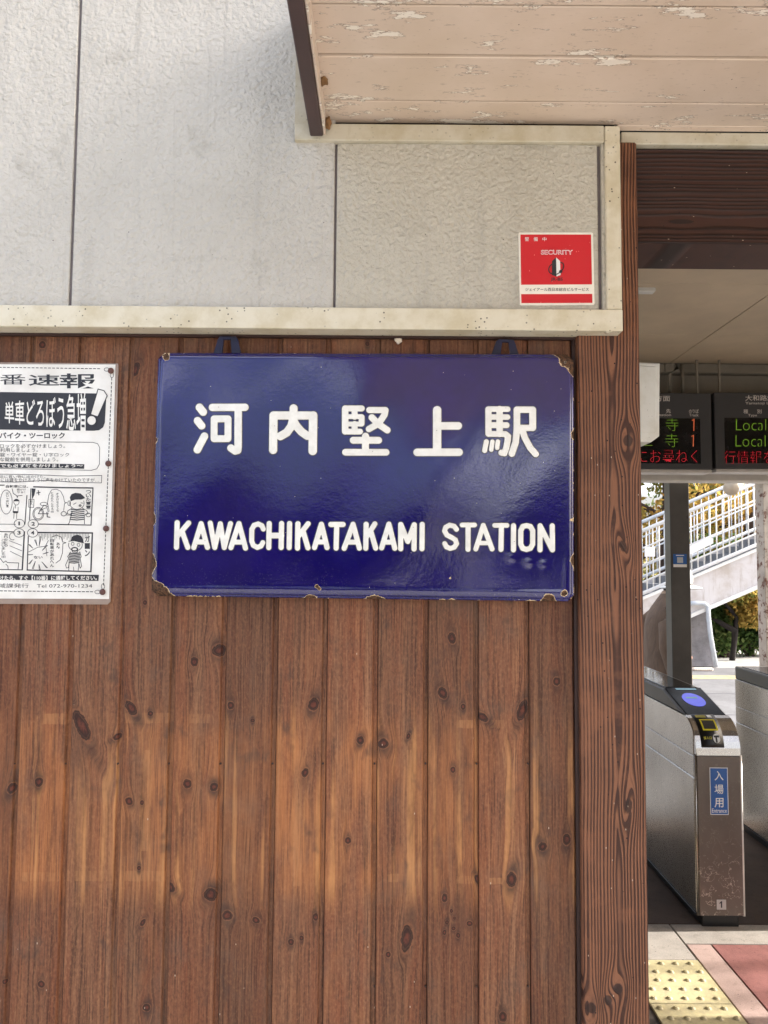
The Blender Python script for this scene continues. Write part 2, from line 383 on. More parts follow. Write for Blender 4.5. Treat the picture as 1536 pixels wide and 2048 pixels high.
# ================================================================== siding / trim / paint
def siding_mat(name, col, tint):
    g = G(name); P = g.oc()
    wv = g.noise(P, 60, 2, 0.5, out=1); Q = g.vm('ADD', P, g.vm('SCALE', g.vm('SUBTRACT', wv, (0.5, 0.5, 0.5)), None) if False else g.vm('MULTIPLY', g.vm('SUBTRACT', wv, (0.5, 0.5, 0.5)), (0.012, 0.012, 0.012)))
    n1 = g.noise(Q, 85, 3, 0.55); rid = g.math('ABSOLUTE', g.math('SUBTRACT', n1, 0.5)); rid = g.ss(rid, 0.0, 0.09)
    n2 = g.noise(P, 42, 2, 0.5)
    peb = g.voro(Q, 105.0, 'SMOOTH_F1'); h = g.math('ADD', g.math('MULTIPLY', rid, 0.05), g.math('ADD', g.math('MULTIPLY', g.noise(Q, 150, 3, 0.6), 0.8), g.math('SUBTRACT', g.math('MULTIPLY', n2, 0.5), g.math('MULTIPLY', peb, 0.75))))
    dirt = g.noise(P, 2.6, 5, 0.65); streak = g.noise(g.mapv(P, (9, 1, 0.8)), 1.6, 4, 0.6)
    c = g.mix(g.math('MULTIPLY', g.ss(dirt, 0.42, 0.72), 0.6), tuple(col), tuple(tint))
    c = g.mix(g.math('MULTIPLY', g.ss(streak, 0.52, 0.8), 0.3), c, srgb(150, 146, 140))
    c = g.mix(g.math('MULTIPLY', g.math('SUBTRACT', 1.0, rid), 0.03), c, srgb(128, 122, 108))
    gr = g.noise(g.mapv(P, (1, 1, 1)), 11, 6, 0.72); c = g.mix(g.math('MULTIPLY', g.ss(gr, 0.54, 0.72), 0.35), c, srgb(148, 142, 128))
    run = g.noise(g.mapv(P, (34, 1, 1.3)), 1.0, 4, 0.65); c = g.mix(g.math('MULTIPLY', g.ss(run, 0.58, 0.74), 0.25), c, srgb(136, 130, 120))
    sp = g.voro(P, 26.0); c = g.mix(g.ss(sp, 0.035, 0.015), c, srgb(60, 52, 44))
    return g.finish(c, 0.55, 0, g.bump(h, 0.85, 0.006), 0.5)
def trim_mat(name, col, specks=1.0, axisscale=(1, 1, 1)):
    g = G(name); P = g.oc(); n = g.noise(g.mapv(P, axisscale), 16, 5, 0.65)
    c = g.mix(g.ss(n, 0.35, 0.7), tuple(col), (col[0]*0.82, col[1]*0.78, col[2]*0.68, 1))
    a = g.voro(P, 95.0); sel = g.noise(P, 14, 2); k = g.math('MULTIPLY', g.ss(a, 0.20, 0.13), g.ss(sel, 0.47, 0.56))
    c = g.mix(g.math('MULTIPLY', k, 0.85*specks), c, srgb(50, 40, 30))
    st = g.noise(g.mapv(P, (60, 1, 7)), 1.0, 3, 0.6); c = g.mix(g.math('MULTIPLY', g.ss(st, 0.66, 0.8), 0.35), c, srgb(140, 118, 88))
    return g.finish(c, g.lin(n, 0.3, 0.7, 0.35, 0.55), 0, g.bump(n, 0.08, 0.002), 0.5)
def chipped_mat(name, col, under, dark):
    g = G(name); P = g.oc(); Q = g.mapv(P, (0.45, 1.8, 1)); n = g.noise(Q, 20, 5, 0.72)
    zone = g.noise(P, 3.2, 3); f = g.math('MULTIPLY_ADD', zone, 0.50, g.math('MULTIPLY', n, 0.76))
    chip = g.ss(f, 0.700, 0.712)
    tone = g.noise(P, 5, 4); c = g.mix(g.ss(tone, 0.3, 0.7), tuple(col), (col[0]*0.9, col[1]*0.88, col[2]*0.84, 1))
    c = g.mix(g.math('MULTIPLY', g.ss(g.noise(g.mapv(P, (0.7, 2.2, 1), (5, 2, 0)), 90, 4, 0.6), 0.6, 0.75), 0.35), c, tuple(dark))
    c = g.mix(chip, c, tuple(under))
    sp = g.voro(P, 30.0); c = g.mix(g.ss(sp, 0.05, 0.02), c, tuple(dark))
    edge = g.math('MULTIPLY', g.ss(f, 0.685, 0.700), g.ss(f, 0.715, 0.701)); c = g.mix(g.math('MULTIPLY', edge, 0.6), c, tuple(dark))
    h = g.math('SUBTRACT', g.math('MULTIPLY', g.noise(Q, 150, 3), 0.35), chip)
    return g.finish(c, 0.55, 0, g.bump(h, 0.5, 0.0015), 0.4)
def concrete_mat(name, col, var=0.35, spot=True, scale=4.0):
    g = G(name); P = g.oc(); n = g.noise(P, scale, 6, 0.68); f = g.noise(P, 180, 3, 0.6)
    c = g.mix(g.ss(n, 0.3, 0.72), tuple(col), (col[0]*(1-var), col[1]*(1-var), col[2]*(1-var), 1))
    c = g.mix(g.math('MULTIPLY', g.ss(f, 0.45, 0.7), 0.4), c, (col[0]*1.35, col[1]*1.33, col[2]*1.3, 1))
    dirt = g.noise(P, scale*4.5, 5, 0.72); c = g.mix(g.math('MULTIPLY', g.ss(dirt, 0.52, 0.70), 0.45), c, (col[0]*0.42, col[1]*0.41, col[2]*0.40, 1))
    if spot:
        v = g.voro(P, 36.0); c = g.mix(g.ss(v, 0.10, 0.05), c, (col[0]*0.25, col[1]*0.25, col[2]*0.25, 1))
    return g.finish(c, 0.8, 0, g.bump(g.math('ADD', n, g.math('MULTIPLY', f, 0.5)), 0.5, 0.004), 0.3)
def steel_mat(name, col, rough=0.3, axis=(1, 1, 40), scratch=0.0):
    g = G(name); P = g.oc(); b = g.noise(g.mapv(P, axis), 60, 3, 0.6); n = g.noise(P, 6, 4)
    c = g.mix(g.ss(n, 0.3, 0.7), tuple(col), (col[0]*0.85, col[1]*0.84, col[2]*0.82, 1)); rg = g.lin(b, 0.3, 0.7, rough-0.06, rough+0.1)
    if scratch:
        wv = g.noise(P, 30, 3, 0.6, out=1); Q = g.vm('ADD', P, g.vm('MULTIPLY', wv, (0.05, 0.05, 0.05)))
        s1 = g.math('ABSOLUTE', g.math('SUBTRACT', g.noise(Q, 22, 1), 0.5)); s2 = g.voro(Q, 55.0)
        z = g.sep(P)[2]; low = g.ss(z, 0.5, 0.1); k = g.math('MAXIMUM', g.math('MULTIPLY', g.ss(s1, 0.010, 0.002), 0.8), g.ss(s2, 0.13, 0.07))
        k = g.math('MULTIPLY', k, g.math('MULTIPLY_ADD', low, 0.85, 0.12)); haze_ = g.math('MULTIPLY', g.ss(g.noise(g.mapv(P, (1, 1, .5)), 16, 5, .7), .5, .7), g.math('MULTIPLY', low, 0.35)); c = g.mix(haze_, c, srgb(150, 134, 122)); c = g.mix(g.math('MULTIPLY', k, scratch), c, srgb(226, 214, 196))
    return g.finish(c, rg, 0.92 if not scratch else 0.35, g.bump(b, 0.05, 0.001))
M_SIDING = siding_mat('stucco_siding', srgb(202, 197, 187), srgb(186, 181, 170))
M_SIDING_B = siding_mat('stucco_siding_beige', srgb(198, 192, 177), srgb(182, 175, 158))
M_TRIM = trim_mat('cream_trim', srgb(222, 214, 192), 1.0)
M_TRIM2 = trim_mat('cream_trim_clean', srgb(206, 198, 178), 0.35)
M_SOFFIT = chipped_mat('soffit_paint', srgb(226, 206, 187), srgb(246, 236, 220), srgb(120, 92, 74))
M_FASCIA = plain('fascia_brown', srgb(74, 56, 54), 0.5, var=0.2, bump=0.2)
M_DARKWOOD = plain('dark_stain', srgb(52, 30, 22), 0.55, var=0.35, scale=14, bump=0.3)
M_SEAL = plain('sealant', srgb(120, 112, 112), 0.6, var=0.2)
M_BLACK = plain('black_plastic', srgb(20, 20, 21), 0.4)
M_INK = plain('printed_ink', srgb(44, 44, 50), 0.35, var=0.15)
M_WHITE = plain('white_print', srgb(238, 238, 234), 0.4, var=0.05)

# ================================================================== ground, hall floor, platform
M_GROUND = concrete_mat('forecourt_asphalt', srgb(164, 163, 160), 0.25, False, 1.5)
def sheet(name, x0, x1, y0, y1, z, mat, parent=None):
    me = mesh_from(name, [(x0, y0, z), (x1, y0, z), (x1, y1, z), (x0, y1, z)], [(0, 1, 2, 3)])
    return link(name, me, mat, parent)
ground = struct(sheet('ground', -600, 600, -600, 600, -0.012, M_GROUND))
M_CONC = concrete_mat('hall_concrete', srgb(156, 148, 138), 0.3)
hall = struct(sheet('hall_floor', 0.1, 3.4, 0.0, 3.3, -0.006, plain('joint_dark', srgb(70, 62, 55), 0.9)))
def slab(x0, x1, y0, y1, mat, name='floor_slab', g=0.003, z=0.0):
    return box(name, x0+g, x1-g, y0+g, y1-g, -0.03, z, mat, hall, 0.002)
M_RED = concrete_mat('red_paving', srgb(132, 86, 80), 0.3, True, 9)
M_PINK = concrete_mat('worn_red_concrete', srgb(164, 140, 130), 0.22, True, 6)
slab(0.1, 1.283, 1.645, 1.95, M_CONC); slab(1.283, 3.4, 1.775, 1.95, M_CONC)
slab(0.1, 1.283, 0.0, 1.04, M_CONC, z=-0.002)
slab(1.285, 1.392, 0.0, 1.775, M_PINK); slab(1.392, 3.4, 0.0, 1.775, M_RED)
slab(0.1, 3.4, 1.95, 3.3, concrete_mat('hall_floor_shaded', srgb(84, 70, 60), 0.3))  # concrete darkened past the gate fronts, the gates' shadow in its colour
# tactile paving tiles: five by five staggered studs
g = G('tactile_yellow'); P = g.oc(); n = g.noise(P, 25, 5, 0.65); d = g.voro(g.mapv(P, (1, 1, 1)), 130.0)
c = g.mix(g.ss(n, 0.35, 0.7), srgb(190, 178, 134), srgb(168, 156, 122)); c = g.mix(g.math('MULTIPLY', g.ss(g.noise(P, 70, 4), 0.6, 0.75), 0.6), c, srgb(130, 116, 92))
M_TACT = g.finish(c, 0.6, 0, g.bump(g.math('ADD', g.ss(d, 0.35, 0.15), n), 0.4, 0.002))
bm = bmesh.new(); bmesh.ops.create_cone(bm, cap_ends=True, segments=14, radius1=0.0125, radius2=0.006, depth=0.0075)
for v in bm.verts: v.co.z += 0.00375
bmesh.ops.delete(bm, geom=[f for f in bm.faces if f.normal.z < -0.9], context='FACES_ONLY')
stud_me = bpy.data.meshes.new('stud'); bm.to_mesh(stud_me); bm.free(); stud_me.materials.append(M_TACT)
for ti, (tx, ty) in enumerate([(0.981, 1.343), (0.981, 1.041), (0.679, 1.343)]):
    t = box('tactile_tile', tx+0.001, tx+0.300, ty+0.001, ty+0.299, -0.03, 0.002, M_TACT, hall, 0.0015)
    for r_ in range(5):
        for c_ in range(5):
            o = bpy.data.objects.new('stud', stud_me); COL.objects.link(o); o.parent = t
            o.location = (tx+0.03+c_*0.058+(0.012 if r_ % 2 else -0.004), ty+0.03+r_*0.06, 0.002)
platform = struct(box('platform', -8, 30, 3.32, 10.24, -0.3, -0.003, concrete_mat('platform_concrete', srgb(112, 112, 114), 0.4, False, 1.6), None, 0.01))
strip = trim_mat('platform_yellow', srgb(176, 166, 132), 0.2)
for k in range(16):
    box('tactile_tile', 4.0+k*0.302, 4.3+k*0.302, 9.08, 9.38, -0.02, 0.004, strip, platform, 0.003)
for k, yy in enumerate((4.6, 5.5, 6.6, 7.9)):
    box('platform_joint', 1.0, 9, yy, yy+0.018, -0.02, 0.0, plain('joint_grey', srgb(96, 96, 100), 0.9), platform, 0.001)

# ================================================================== plank wall
groove_px = [-72, 33, 135, 240, 342, 445, 549, 650, 753, 855, 957, 1060, 1158]
gx = [W(p, 1640, 0.0).x for p in groove_px]
KN = [(389,1324,8,9,0),(438,1301,13,12,.3),(163,1450,12,36,.45),(262,1416,9,17,.6),(301,1427,6,5,0),(78,1564,8,9,0),(23,1577,9,11,-.4),
(375,1567,9,9,0),(428,1574,9,8,0),(258,1602,7,8,.5),(284,1605,4,5,0),(505,1441,4,4,0),(290,1205,4,5,0),(461,1411,7,8,0),(234,1474,6,9,-.9),
(904,1276,8,12,.2),(885,1386,9,12,.4),(926,1413,5,6,0),(627,1409,10,13,-.3),(721,1481,8,8,-.3),(767,1487,11,10,.3),(817,1472,4,6,-.4),
(965,1434,8,13,.9),(1045,1421,10,22,-.35),(1113,1363,7,9,0),(610,1546,7,9,-.3),(906,1539,5,6,0),(278,1736,4,5,0),(286,1845,5,8,-.5),
(293,2015,8,7,0),(83,1968,7,7,0),(9,1964,5,5,0),(421,1789,13,12,-.5),(340,1774,8,12,.8),(455,1831,10,9,.2),(512,1840,8,6,-.3),(582,1884,6,6,0),
(696,1681,6,7,0),(631,1834,5,7,0),(603,1876,4,5,0),(814,1876,12,25,-.15),(777,1909,5,6,0),(889,1796,6,8,0),(903,1822,3,4,0),(909,1836,3,3,0),
(894,1845,4,4,0),(907,1857,4,4,0),(889,1865,4,5,0),(916,1871,4,5,0),(939,1847,6,5,0),(1023,1759,10,15,-.15),(957,1761,6,11,.5),(1085,1693,9,8,.3),
(1133,1679,8,11,-.1),(1006,2034,8,9,0),(85,690,7,8,0),(735,688,5,5,0),(270,740,9,16,-.4)]
GH = [(88,1427,136,1446,1.0),(150,1426,236,1444,.25),(252,1426,338,1444,.6),(379,1428,420,1444,.6),(46,1745,118,1760,.9),(136,1742,226,1760,.55),(250,1742,330,1760,.5),
(60,1430,76,1760,.8),(284,1500,300,1700,.7),(588,1500,606,1770,.75),(915,1440,950,1454,.8),(982,1440,1008,1454,.6),(778,1748,806,1762,.8),(915,1752,950,1765,.8),
(980,1756,1004,1766,.8),(1012,1480,1030,1700,.9),(815,1500,822,1740,.7),(640,1752,700,1764,.4)]
pw = thing('plank_wall', 'brown stained vertical plank wall below the pale siding, knots and tape ghosts', 'wall', (0, 0, 0))
tones = [.90, 1.0, 1.02, .94, .98, .88, 1.0, 1.06, .97, .92, 1.04, .90]
warm_z = (W(0, 1790, 0).z, W(0, 1440, 0).z)
warmth = [.25, .75, .3, .65, .55, .35, .85, .7, .45, .6, .25, .15]
for i in range(12):
    x0, x1 = gx[i], gx[i+1]
    kn = []
    for (kx, ky, rx, ry, tl) in KN:
        p = W(kx, ky, 0.0)
        if x0 <= p.x < x1: kn.append((p.x, p.z, rx*.00086, ry*.00086, tl))
    gh = []
    for (a, b, c_, d_, s_) in GH:
        p = W(a, d_, 0.0); q = W(c_, b, 0.0)
        if q.x > x0 and p.x < x1: gh.append((p.x, p.z, q.x, q.z, s_))
    mt = plank_mat(i, kn, gh, tones[i], (warm_z[0], warm_z[1], warmth[i]))
    rnd = random.Random(i); dy = rnd.uniform(-0.0006, 0.0006)
    pr = [(x0+0.0006, 0.02), (x0+0.0006, 0.0016+dy), (x0+0.0022, dy), (x1-0.0105, dy), (x1-0.0088, 0.0035), (x1-0.0080, 0.0052), (x1-0.0006, 0.0052), (x1-0.0006, 0.02)]
    prism('plank', pr, 'z', 0.0, 2.2, mt, pw)
box('backing_board', gx[0]-0.3, 0.40, 0.022, 0.04, 0, 2.2, M_DARKWOOD, pw, 0)
pz = W(700, 668, -0.004).z
box('top_rail', gx[0]-0.3, W(1150, 668, 0).x, -0.012, 0.0, pz-0.010, 2.2, M_DARKWOOD, pw, 0.002)
box('side_gap_strip', W(1151, 1640, 0).x, W(1164, 1640, 0).x, -0.006, 0.02, 0, 2.2, M_DARKWOOD, pw, 0.003)  # dark colour stands in for the shaded gap beside the post
for k, p in enumerate(groove_px[1:12]):       # small nails in the grooves
    for py in (1527, 1972):
        q = W(p-3, py, 0.004)
        bm = bmesh.new(); bmesh.ops.create_cone(bm, cap_ends=True, segments=8, radius1=0.0022, radius2=0.0018, depth=0.003)
        for v in bm.verts: v.co = Vector((v.co.x+q.x-0.001, q.y-v.co.z-0.001, v.co.y+q.z))
        bm_obj('nail', bm, M_DARKWOOD, pw)

# ================================================================== corner post and lintel
pxl = W(1164, 1640, -0.022).x; pxr = W(1293.5, 1640, -0.022).x
pk = []
for (kx, ky, rx, ry, tl) in [(1256, 882, 10, 12, 0), (1246, 1092, 7, 12, .2), (1257, 1612, 7, 15, -.1), (1236, 1978, 9, 10, 0), (1216, 2000, 8, 9, 0), (1182, 2016, 10, 10, 0)]:
    p = W(kx, ky, -0.022); pk.append((p.x, p.z, rx*.001, ry*.001, tl))
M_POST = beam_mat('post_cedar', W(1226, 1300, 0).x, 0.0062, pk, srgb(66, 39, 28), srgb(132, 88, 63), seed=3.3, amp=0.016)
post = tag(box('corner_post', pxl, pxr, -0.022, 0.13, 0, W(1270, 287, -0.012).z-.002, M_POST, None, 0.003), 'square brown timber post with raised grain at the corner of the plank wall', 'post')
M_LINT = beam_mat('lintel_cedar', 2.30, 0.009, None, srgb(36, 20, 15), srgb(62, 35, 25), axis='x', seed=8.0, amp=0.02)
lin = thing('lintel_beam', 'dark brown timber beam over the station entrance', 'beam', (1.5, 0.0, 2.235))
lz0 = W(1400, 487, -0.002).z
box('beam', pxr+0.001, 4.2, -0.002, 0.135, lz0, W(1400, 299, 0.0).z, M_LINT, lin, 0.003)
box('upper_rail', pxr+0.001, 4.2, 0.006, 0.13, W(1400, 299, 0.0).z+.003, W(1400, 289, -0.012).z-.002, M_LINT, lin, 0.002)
box('cream_strip', pxr-0.028, 2.7, -0.012, 0.1, W(1400, 289, -0.012).z, W(1400, 264, -0.012).z, M_TRIM2, lin, 0.002)

# ================================================================== siding wall with its trims
SY = -0.042
sw = thing('siding_wall', 'pale textured siding panels framed by cream trim above the plank wall', 'wall', (-0.2, -0.04, 2.05))
zb = W(600, 618, SY).z
def panel(px0, px1, z1, mat, pyref=450, y=SY, z0=None):
    a = W(px0, pyref, y).x; b = W(px1, pyref, y).x
    return box('siding_panel', a, b, y, y+0.018, z0 or zb-0.005, z1, mat, sw, 0.0015)
panel(-560, 142, 4.2, M_SIDING); panel(148, 668, 4.2, M_SIDING); panel(673, 1196, 2.44, M_SIDING_B); panel(1204, 1232, 2.44, M_SIDING_B, y=SY-0.004)
for p in (145, 670.5, 1200): 
    a = W(p, 450, SY).x; box('sealant_strip', a-0.004, a+0.004, SY+0.006, SY+0.019, zb-0.004, 4.2 if p < 600 else 2.46, M_SEAL, sw, 0)
x_r = W(1246, 640, SY-0.012).x
box('bottom_trim', -2.2, x_r, SY-0.012, SY+0.045, W(600, 657, SY-0.012).z, zb, M_TRIM, sw, 0.002, 2)
ft, fb = W(900, 248.5, SY-0.01).z, W(900, 282, SY-0.01).z
xl = W(589, 276, SY-0.010).x
box('upper_trim', xl, x_r-0.032, SY-0.010, SY+0.02, fb, ft, M_TRIM2, sw, 0.0015)
xc = W(1212, 450, SY-0.010).x
box('corner_trim', xc, x_r, SY-0.010, 0.02, zb+0.0005, ft, M_TRIM, sw, 0.002)
prism('side_trim', [(xl, fb+0.0008), (xl+0.033, ft+0.001), (xl+0.033, 4.0), (xl, 4.0)], 'y', SY-0.0085, SY+0.01, M_TRIM2, sw)
box('wall_core', -2.2, x_r-0.006, SY+0.02, 0.018, W(600, 657, SY).z+0.004, 4.2, M_DARKWOOD, sw, 0)
for (px, py, r) in ((1202, 660, .006), (1215, 663, .007), (1232, 660, .006), (1226, 661, .005)):   # sealant blobs under the corner
    p = W(px, py, SY-0.004); bm = bmesh.new(); bmesh.ops.create_icosphere(bm, subdivisions=2, radius=r)
    for v in bm.verts: v.co = Vector((v.co.x*1.3, v.co.y, v.co.z*0.7))*(1+0.2*math.sin(v.co.x*900+v.co.z*700))+p
    bm_obj('sealant_blob', bm, M_TRIM2, sw, True)

# ================================================================== porch roof over the forecourt
ZS = W(1400, 264, -0.012).z
def onz(px, py, z):
    d = fwd*FPX + right*(px-768.0) - up*(py-1024.0); return CAM + d*((z-CAM.z)/d.z)
porch = thing('porch_roof', 'cream painted porch soffit of wide boards with flaking paint above the entrance', 'porch roof', (0.5, -1.2, ZS))
bx0 = W(640, 270, -0.05).x
jy = [onz(1000, q_, ZS).y for q_ in (203, 113, 12)]
widths = [-0.032-jy[0], jy[0]-jy[1], jy[1]-jy[2]]+[0.122]*19
box('soffit_board', x_r+0.001, 2.7, -0.0312, -0.0125, ZS+0.0006, ZS+0.02, M_SOFFIT, porch, 0.001)
y = -0.032
for k, wd in enumerate(widths):
    rnd = random.Random(k+50)
    box('soffit_board', bx0-0.002, 2.7, y-wd+0.0048, y, ZS+rnd.uniform(0, 0.003), ZS+0.0215, M_SOFFIT, porch, 0.0012)
    y -= wd
box('soffit_backing', bx0, 2.7, y, 0.13, ZS+0.022, ZS+0.05, M_BLACK, porch, 0)
fx0, fx1 = W(620, 272, -0.06).x, W(649, 272, -0.06).x; fz = W(635, 272, -0.06).z
box('fascia_board', fx0, fx1-0.003, y-0.03, -0.058, fz, 2.66, M_FASCIA, porch, 0.002)
box('inner_fascia_face', fx1-0.0025, fx1+0.002, y-0.03, -0.056, fz+0.004, 2.5, M_SOFFIT, porch, 0.001)
box('front_fascia', fx1+0.002, 2.7, y-0.03, y-0.002, ZS-0.03, 2.66, M_FASCIA, porch, 0.002)
box('roof_sheet', fx0-0.03, 2.75, y-0.06, -0.056, 2.662, 2.70, plain('roof_metal', srgb(92, 84, 80), 0.4, 0.3), porch, 0.002)
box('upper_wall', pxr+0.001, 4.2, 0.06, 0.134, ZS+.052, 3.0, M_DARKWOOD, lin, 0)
# small finds: mud nest by the fascia, white cocoon under the trim, mud lump at the beam end
M_MUD = plain('dried_mud', srgb(140, 104, 66), 0.9, var=0.3, scale=60, bump=0.8)
def lump(name, px, py, Y, r, sc_, mat, label, cat):
    p = W(px, py, Y); bm = bmesh.new(); bmesh.ops.create_icosphere(bm, subdivisions=3, radius=r); rn = random.Random(px)
    for v in bm.verts:
        k = 1+0.22*math.sin(v.co.x*5.1/r+px)*math.cos(v.co.z*4.3/r)+rn.uniform(-.08, .08)
        v.co = Vector((v.co.x*sc_[0], v.co.y*sc_[1], v.co.z*sc_[2]))*k+p
    return tag(bm_obj(name, bm, mat, None, True), label, cat)
lump('mud_nest', 648, 157, -0.17, 0.010, (.8, 1, 1.3), M_MUD, 'small brown mud nest stuck beside the dark porch edge board', 'nest')
lump('mud_lump', 656, 246, -0.062, 0.009, (.7, .8, 1.4), M_MUD, 'brown mud crumbs at the lower end of the dark porch edge board', 'nest')
lump('cocoon', 797, 680, -0.006, 0.008, (1, .6, 1), plain('cocoon_silk', srgb(222, 208, 190), 0.9), 'round white cocoon under the cream trim above the blue sign', 'cocoon')

# ================================================================== enamel station sign
YS = -0.030
M_ENWHITE = None
g = G('white_enamel'); P = g.oc(); n = g.noise(P, 60, 4); c = g.mix(g.ss(n, 0.3, 0.7), srgb(244, 243, 236), srgb(232, 230, 222))
sp = g.voro(P, 50.0); c = g.mix(g.ss(sp, 0.05, 0.03), c, srgb(120, 112, 100))
M_ENWHITE = g.finish(c, 0.25, 0, g.bump(g.noise(P, 240, 2), 0.12, 0.001), 0.5)
M_OUTLINE = plain('grey_outline', srgb(64, 62, 72), 0.35)
g = G('blue_enamel'); P = g.oc()
peel = g.noise(g.mapv(P, (1, 1, 1.25)), 175, 3, 0.6); wave = g.noise(P, 55, 2, 0.5)
fade = g.noise(P, 9, 5, 0.65)
c = g.mix(g.ss(fade, 0.35, 0.75), (0.004, 0.0015, 0.085, 1), (0.007, 0.003, 0.115, 1))
speck = g.voro(P, 42.0); c = g.mix(g.ss(speck, 0.035, 0.02), c, srgb(216, 210, 200))
dust = g.noise(P, 260, 3, 0.7); low = g.ss(g.sep(P)[2], W(0, 1090, YS).z, W(0, 1190, YS).z)
c = g.mix(g.math('MULTIPLY', g.math('MULTIPLY', g.ss(dust, 0.58, 0.75), low), 0.3), c, srgb(130, 124, 140))
chip = g.attr('chip'); nz = g.math('ADD', g.math('MULTIPLY_ADD', g.noise(P, 85, 5, 0.7), 0.9, -0.45), g.math('MULTIPLY_ADD', g.noise(P, 22, 3, 0.6), 0.9, -0.45)); cv = g.math('ADD', chip, g.math('MULTIPLY', nz, 0.9))
rust = g.mix(g.ss(g.noise(P, 190, 4, 0.7), 0.35, 0.65), srgb(44, 32, 26), srgb(104, 74, 52))
c = g.mix(g.ss(cv, 0.50, 0.53), c, srgb(216, 190, 150)); k = g.ss(cv, 0.575, 0.60); c = g.mix(k, c, rust)
kb = g.ss(cv, 0.5, 0.53)
rgh = g.math('ADD', g.math('MULTIPLY_ADD', kb, 0.6, 0.11), g.math('MULTIPLY', g.ss(dust, 0.5, 0.8), 0.12))
h = g.math('ADD', g.math('MULTIPLY', peel, 0.55), g.math('ADD', g.math('MULTIPLY', wave, 0.8), g.math('MULTIPLY', kb, -1.5)))
M_BLUE = g.finish(c, rgh, 0, g.bump(h, 0.11, 0.0022), 0.25, coat=(g.math('MULTIPLY', g.math('SUBTRACT', 1.0, kb), 0.8), 0.09, 1.75))
sign = thing('station_sign', 'dark blue enamel station name sign with raised white lettering and rusty edges', 'sign', (0, YS, W(740, 1195, YS).z))
# plate as a pressed sheet: bilinear between the four photographed corners
C4 = [W(317, 706, YS), W(1147, 709, YS), W(1148, 1203, YS), W(303, 1192, YS)]
NXs, NZs = 300, 176
us = np.linspace(0, 1, NXs+1); vs_ = np.linspace(0, 1, NZs+1)
uu, vv = np.meshgrid(us, vs_)
Cn = np.array([tuple(p) for p in C4])
PX = ((1-uu)*(1-vv))[..., None]*Cn[0]+(uu*(1-vv))[..., None]*Cn[1]+(uu*vv)[..., None]*Cn[2]+((1-uu)*vv)[..., None]*Cn[3]
SWd, SHt = 0.818, 0.482
ax_ = (np.abs(uu-0.5)*SWd-(SWd/2-0.018)); ay_ = (np.abs(vv-0.5)*SHt-(SHt/2-0.018))
ed = -(np.hypot(np.maximum(ax_, 0), np.maximum(ay_, 0))+np.minimum(np.maximum(ax_, ay_), 0)-0.018)   # distance in from the rounded outline
def sst(x, a, b):
    t = np.clip((x-a)/(b-a), 0, 1); return t*t*(3-2*t)
hh = 0.0060*sst(ed, 0.001, 0.010)+0.0006*np.exp(-((ed-0.017)/0.0035)**2)*sst(vv, 0.80, 0.95)
hh = hh*(1-0.0)+0.0050*np.sin(np.pi*uu)*np.sin(np.pi*vv)
hh += 0.0016*np.sin(uu*7.5+vv*2.2+0.4)*np.sin(np.pi*vv) + 0.0011*np.sin(uu*15+1.0)*np.cos(vv*5.0)*np.sin(np.pi*vv) + 0.0007*np.sin(uu*24+vv*9)
for (bx, by, br, ba) in ((1020, 1115, 8, .0007), (1055, 1125, 8, .0009), (1085, 1128, 7, .0008)):
    q = W(bx, by, YS); hh += ba*np.exp(-((PX[..., 0]-q.x)**2+(PX[..., 2]-q.z)**2)/(br*0.001)**2)
chipf = np.clip(1-ed/0.007, 0, 1)*0.36
chipf += 0.16*np.clip(1-ed/0.016, 0, 1)*(0.5+0.5*np.sin(uu*31+vv*23))*(vv > 0.5)
for (cx, cy, cr, ca) in ((1133, 721, 18, 1.15), (1143, 745, 8, .8), (313, 1180, 18, 1.2), (303, 1125, 14, .95), (334, 716, 9, 1.0), (1127, 1186, 8, .8), (1098, 1197, 12, .9), (330, 1192, 13, .9), (634, 1172, 5, .7), (640, 1178, 4, .7), (900, 1156, 4, .6), (312, 880, 6, .6), (305, 1040, 8, .7), (750, 1197, 16, .6), (1145, 1120, 10, .65), (1146, 870, 10, .7), (620, 1197, 10, .6), (1140, 1040, 6, .55)):
    q = W(cx, cy, YS); chipf += ca*np.exp(-((PX[..., 0]-q.x)**2+(PX[..., 2]-q.z)**2)/(cr*0.001)**2)
PX[..., 1] -= hh
# follow the rounded corners: pull the outside grid onto the outline
inside = ed > -0.0016
idx = -np.ones(ed.shape, int); verts = []; chv = []
for j in range(NZs+1):
    for i in range(NXs+1):
        if inside[j, i]: idx[j, i] = len(verts); verts.append(PX[j, i]); chv.append(chipf[j, i])
faces = [(idx[j, i], idx[j, i+1], idx[j+1, i+1], idx[j+1, i]) for j in range(NZs) for i in range(NXs) if min(idx[j, i], idx[j, i+1], idx[j+1, i+1], idx[j+1, i]) >= 0]
me = mesh_from('plate', verts, faces, True)
bm = bmesh.new(); bm.from_mesh(me)
be = [e for e in bm.edges if e.is_boundary]; ex = bmesh.ops.extrude_edge_only(bm, edges=be)
for v in ex['geom']:
    if isinstance(v, bmesh.types.BMVert): v.co.y = -0.004
bm.to_mesh(me); bm.free()
at = me.attributes.new('chip', 'FLOAT', 'POINT'); vals = np.full(len(me.vertices), 0.75); vals[:len(chv)] = chv; at.data.foreach_set('value', vals)
me.polygons.foreach_set('use_smooth', [True]*len(me.polygons))
link('plate', me, M_BLUE, sign)
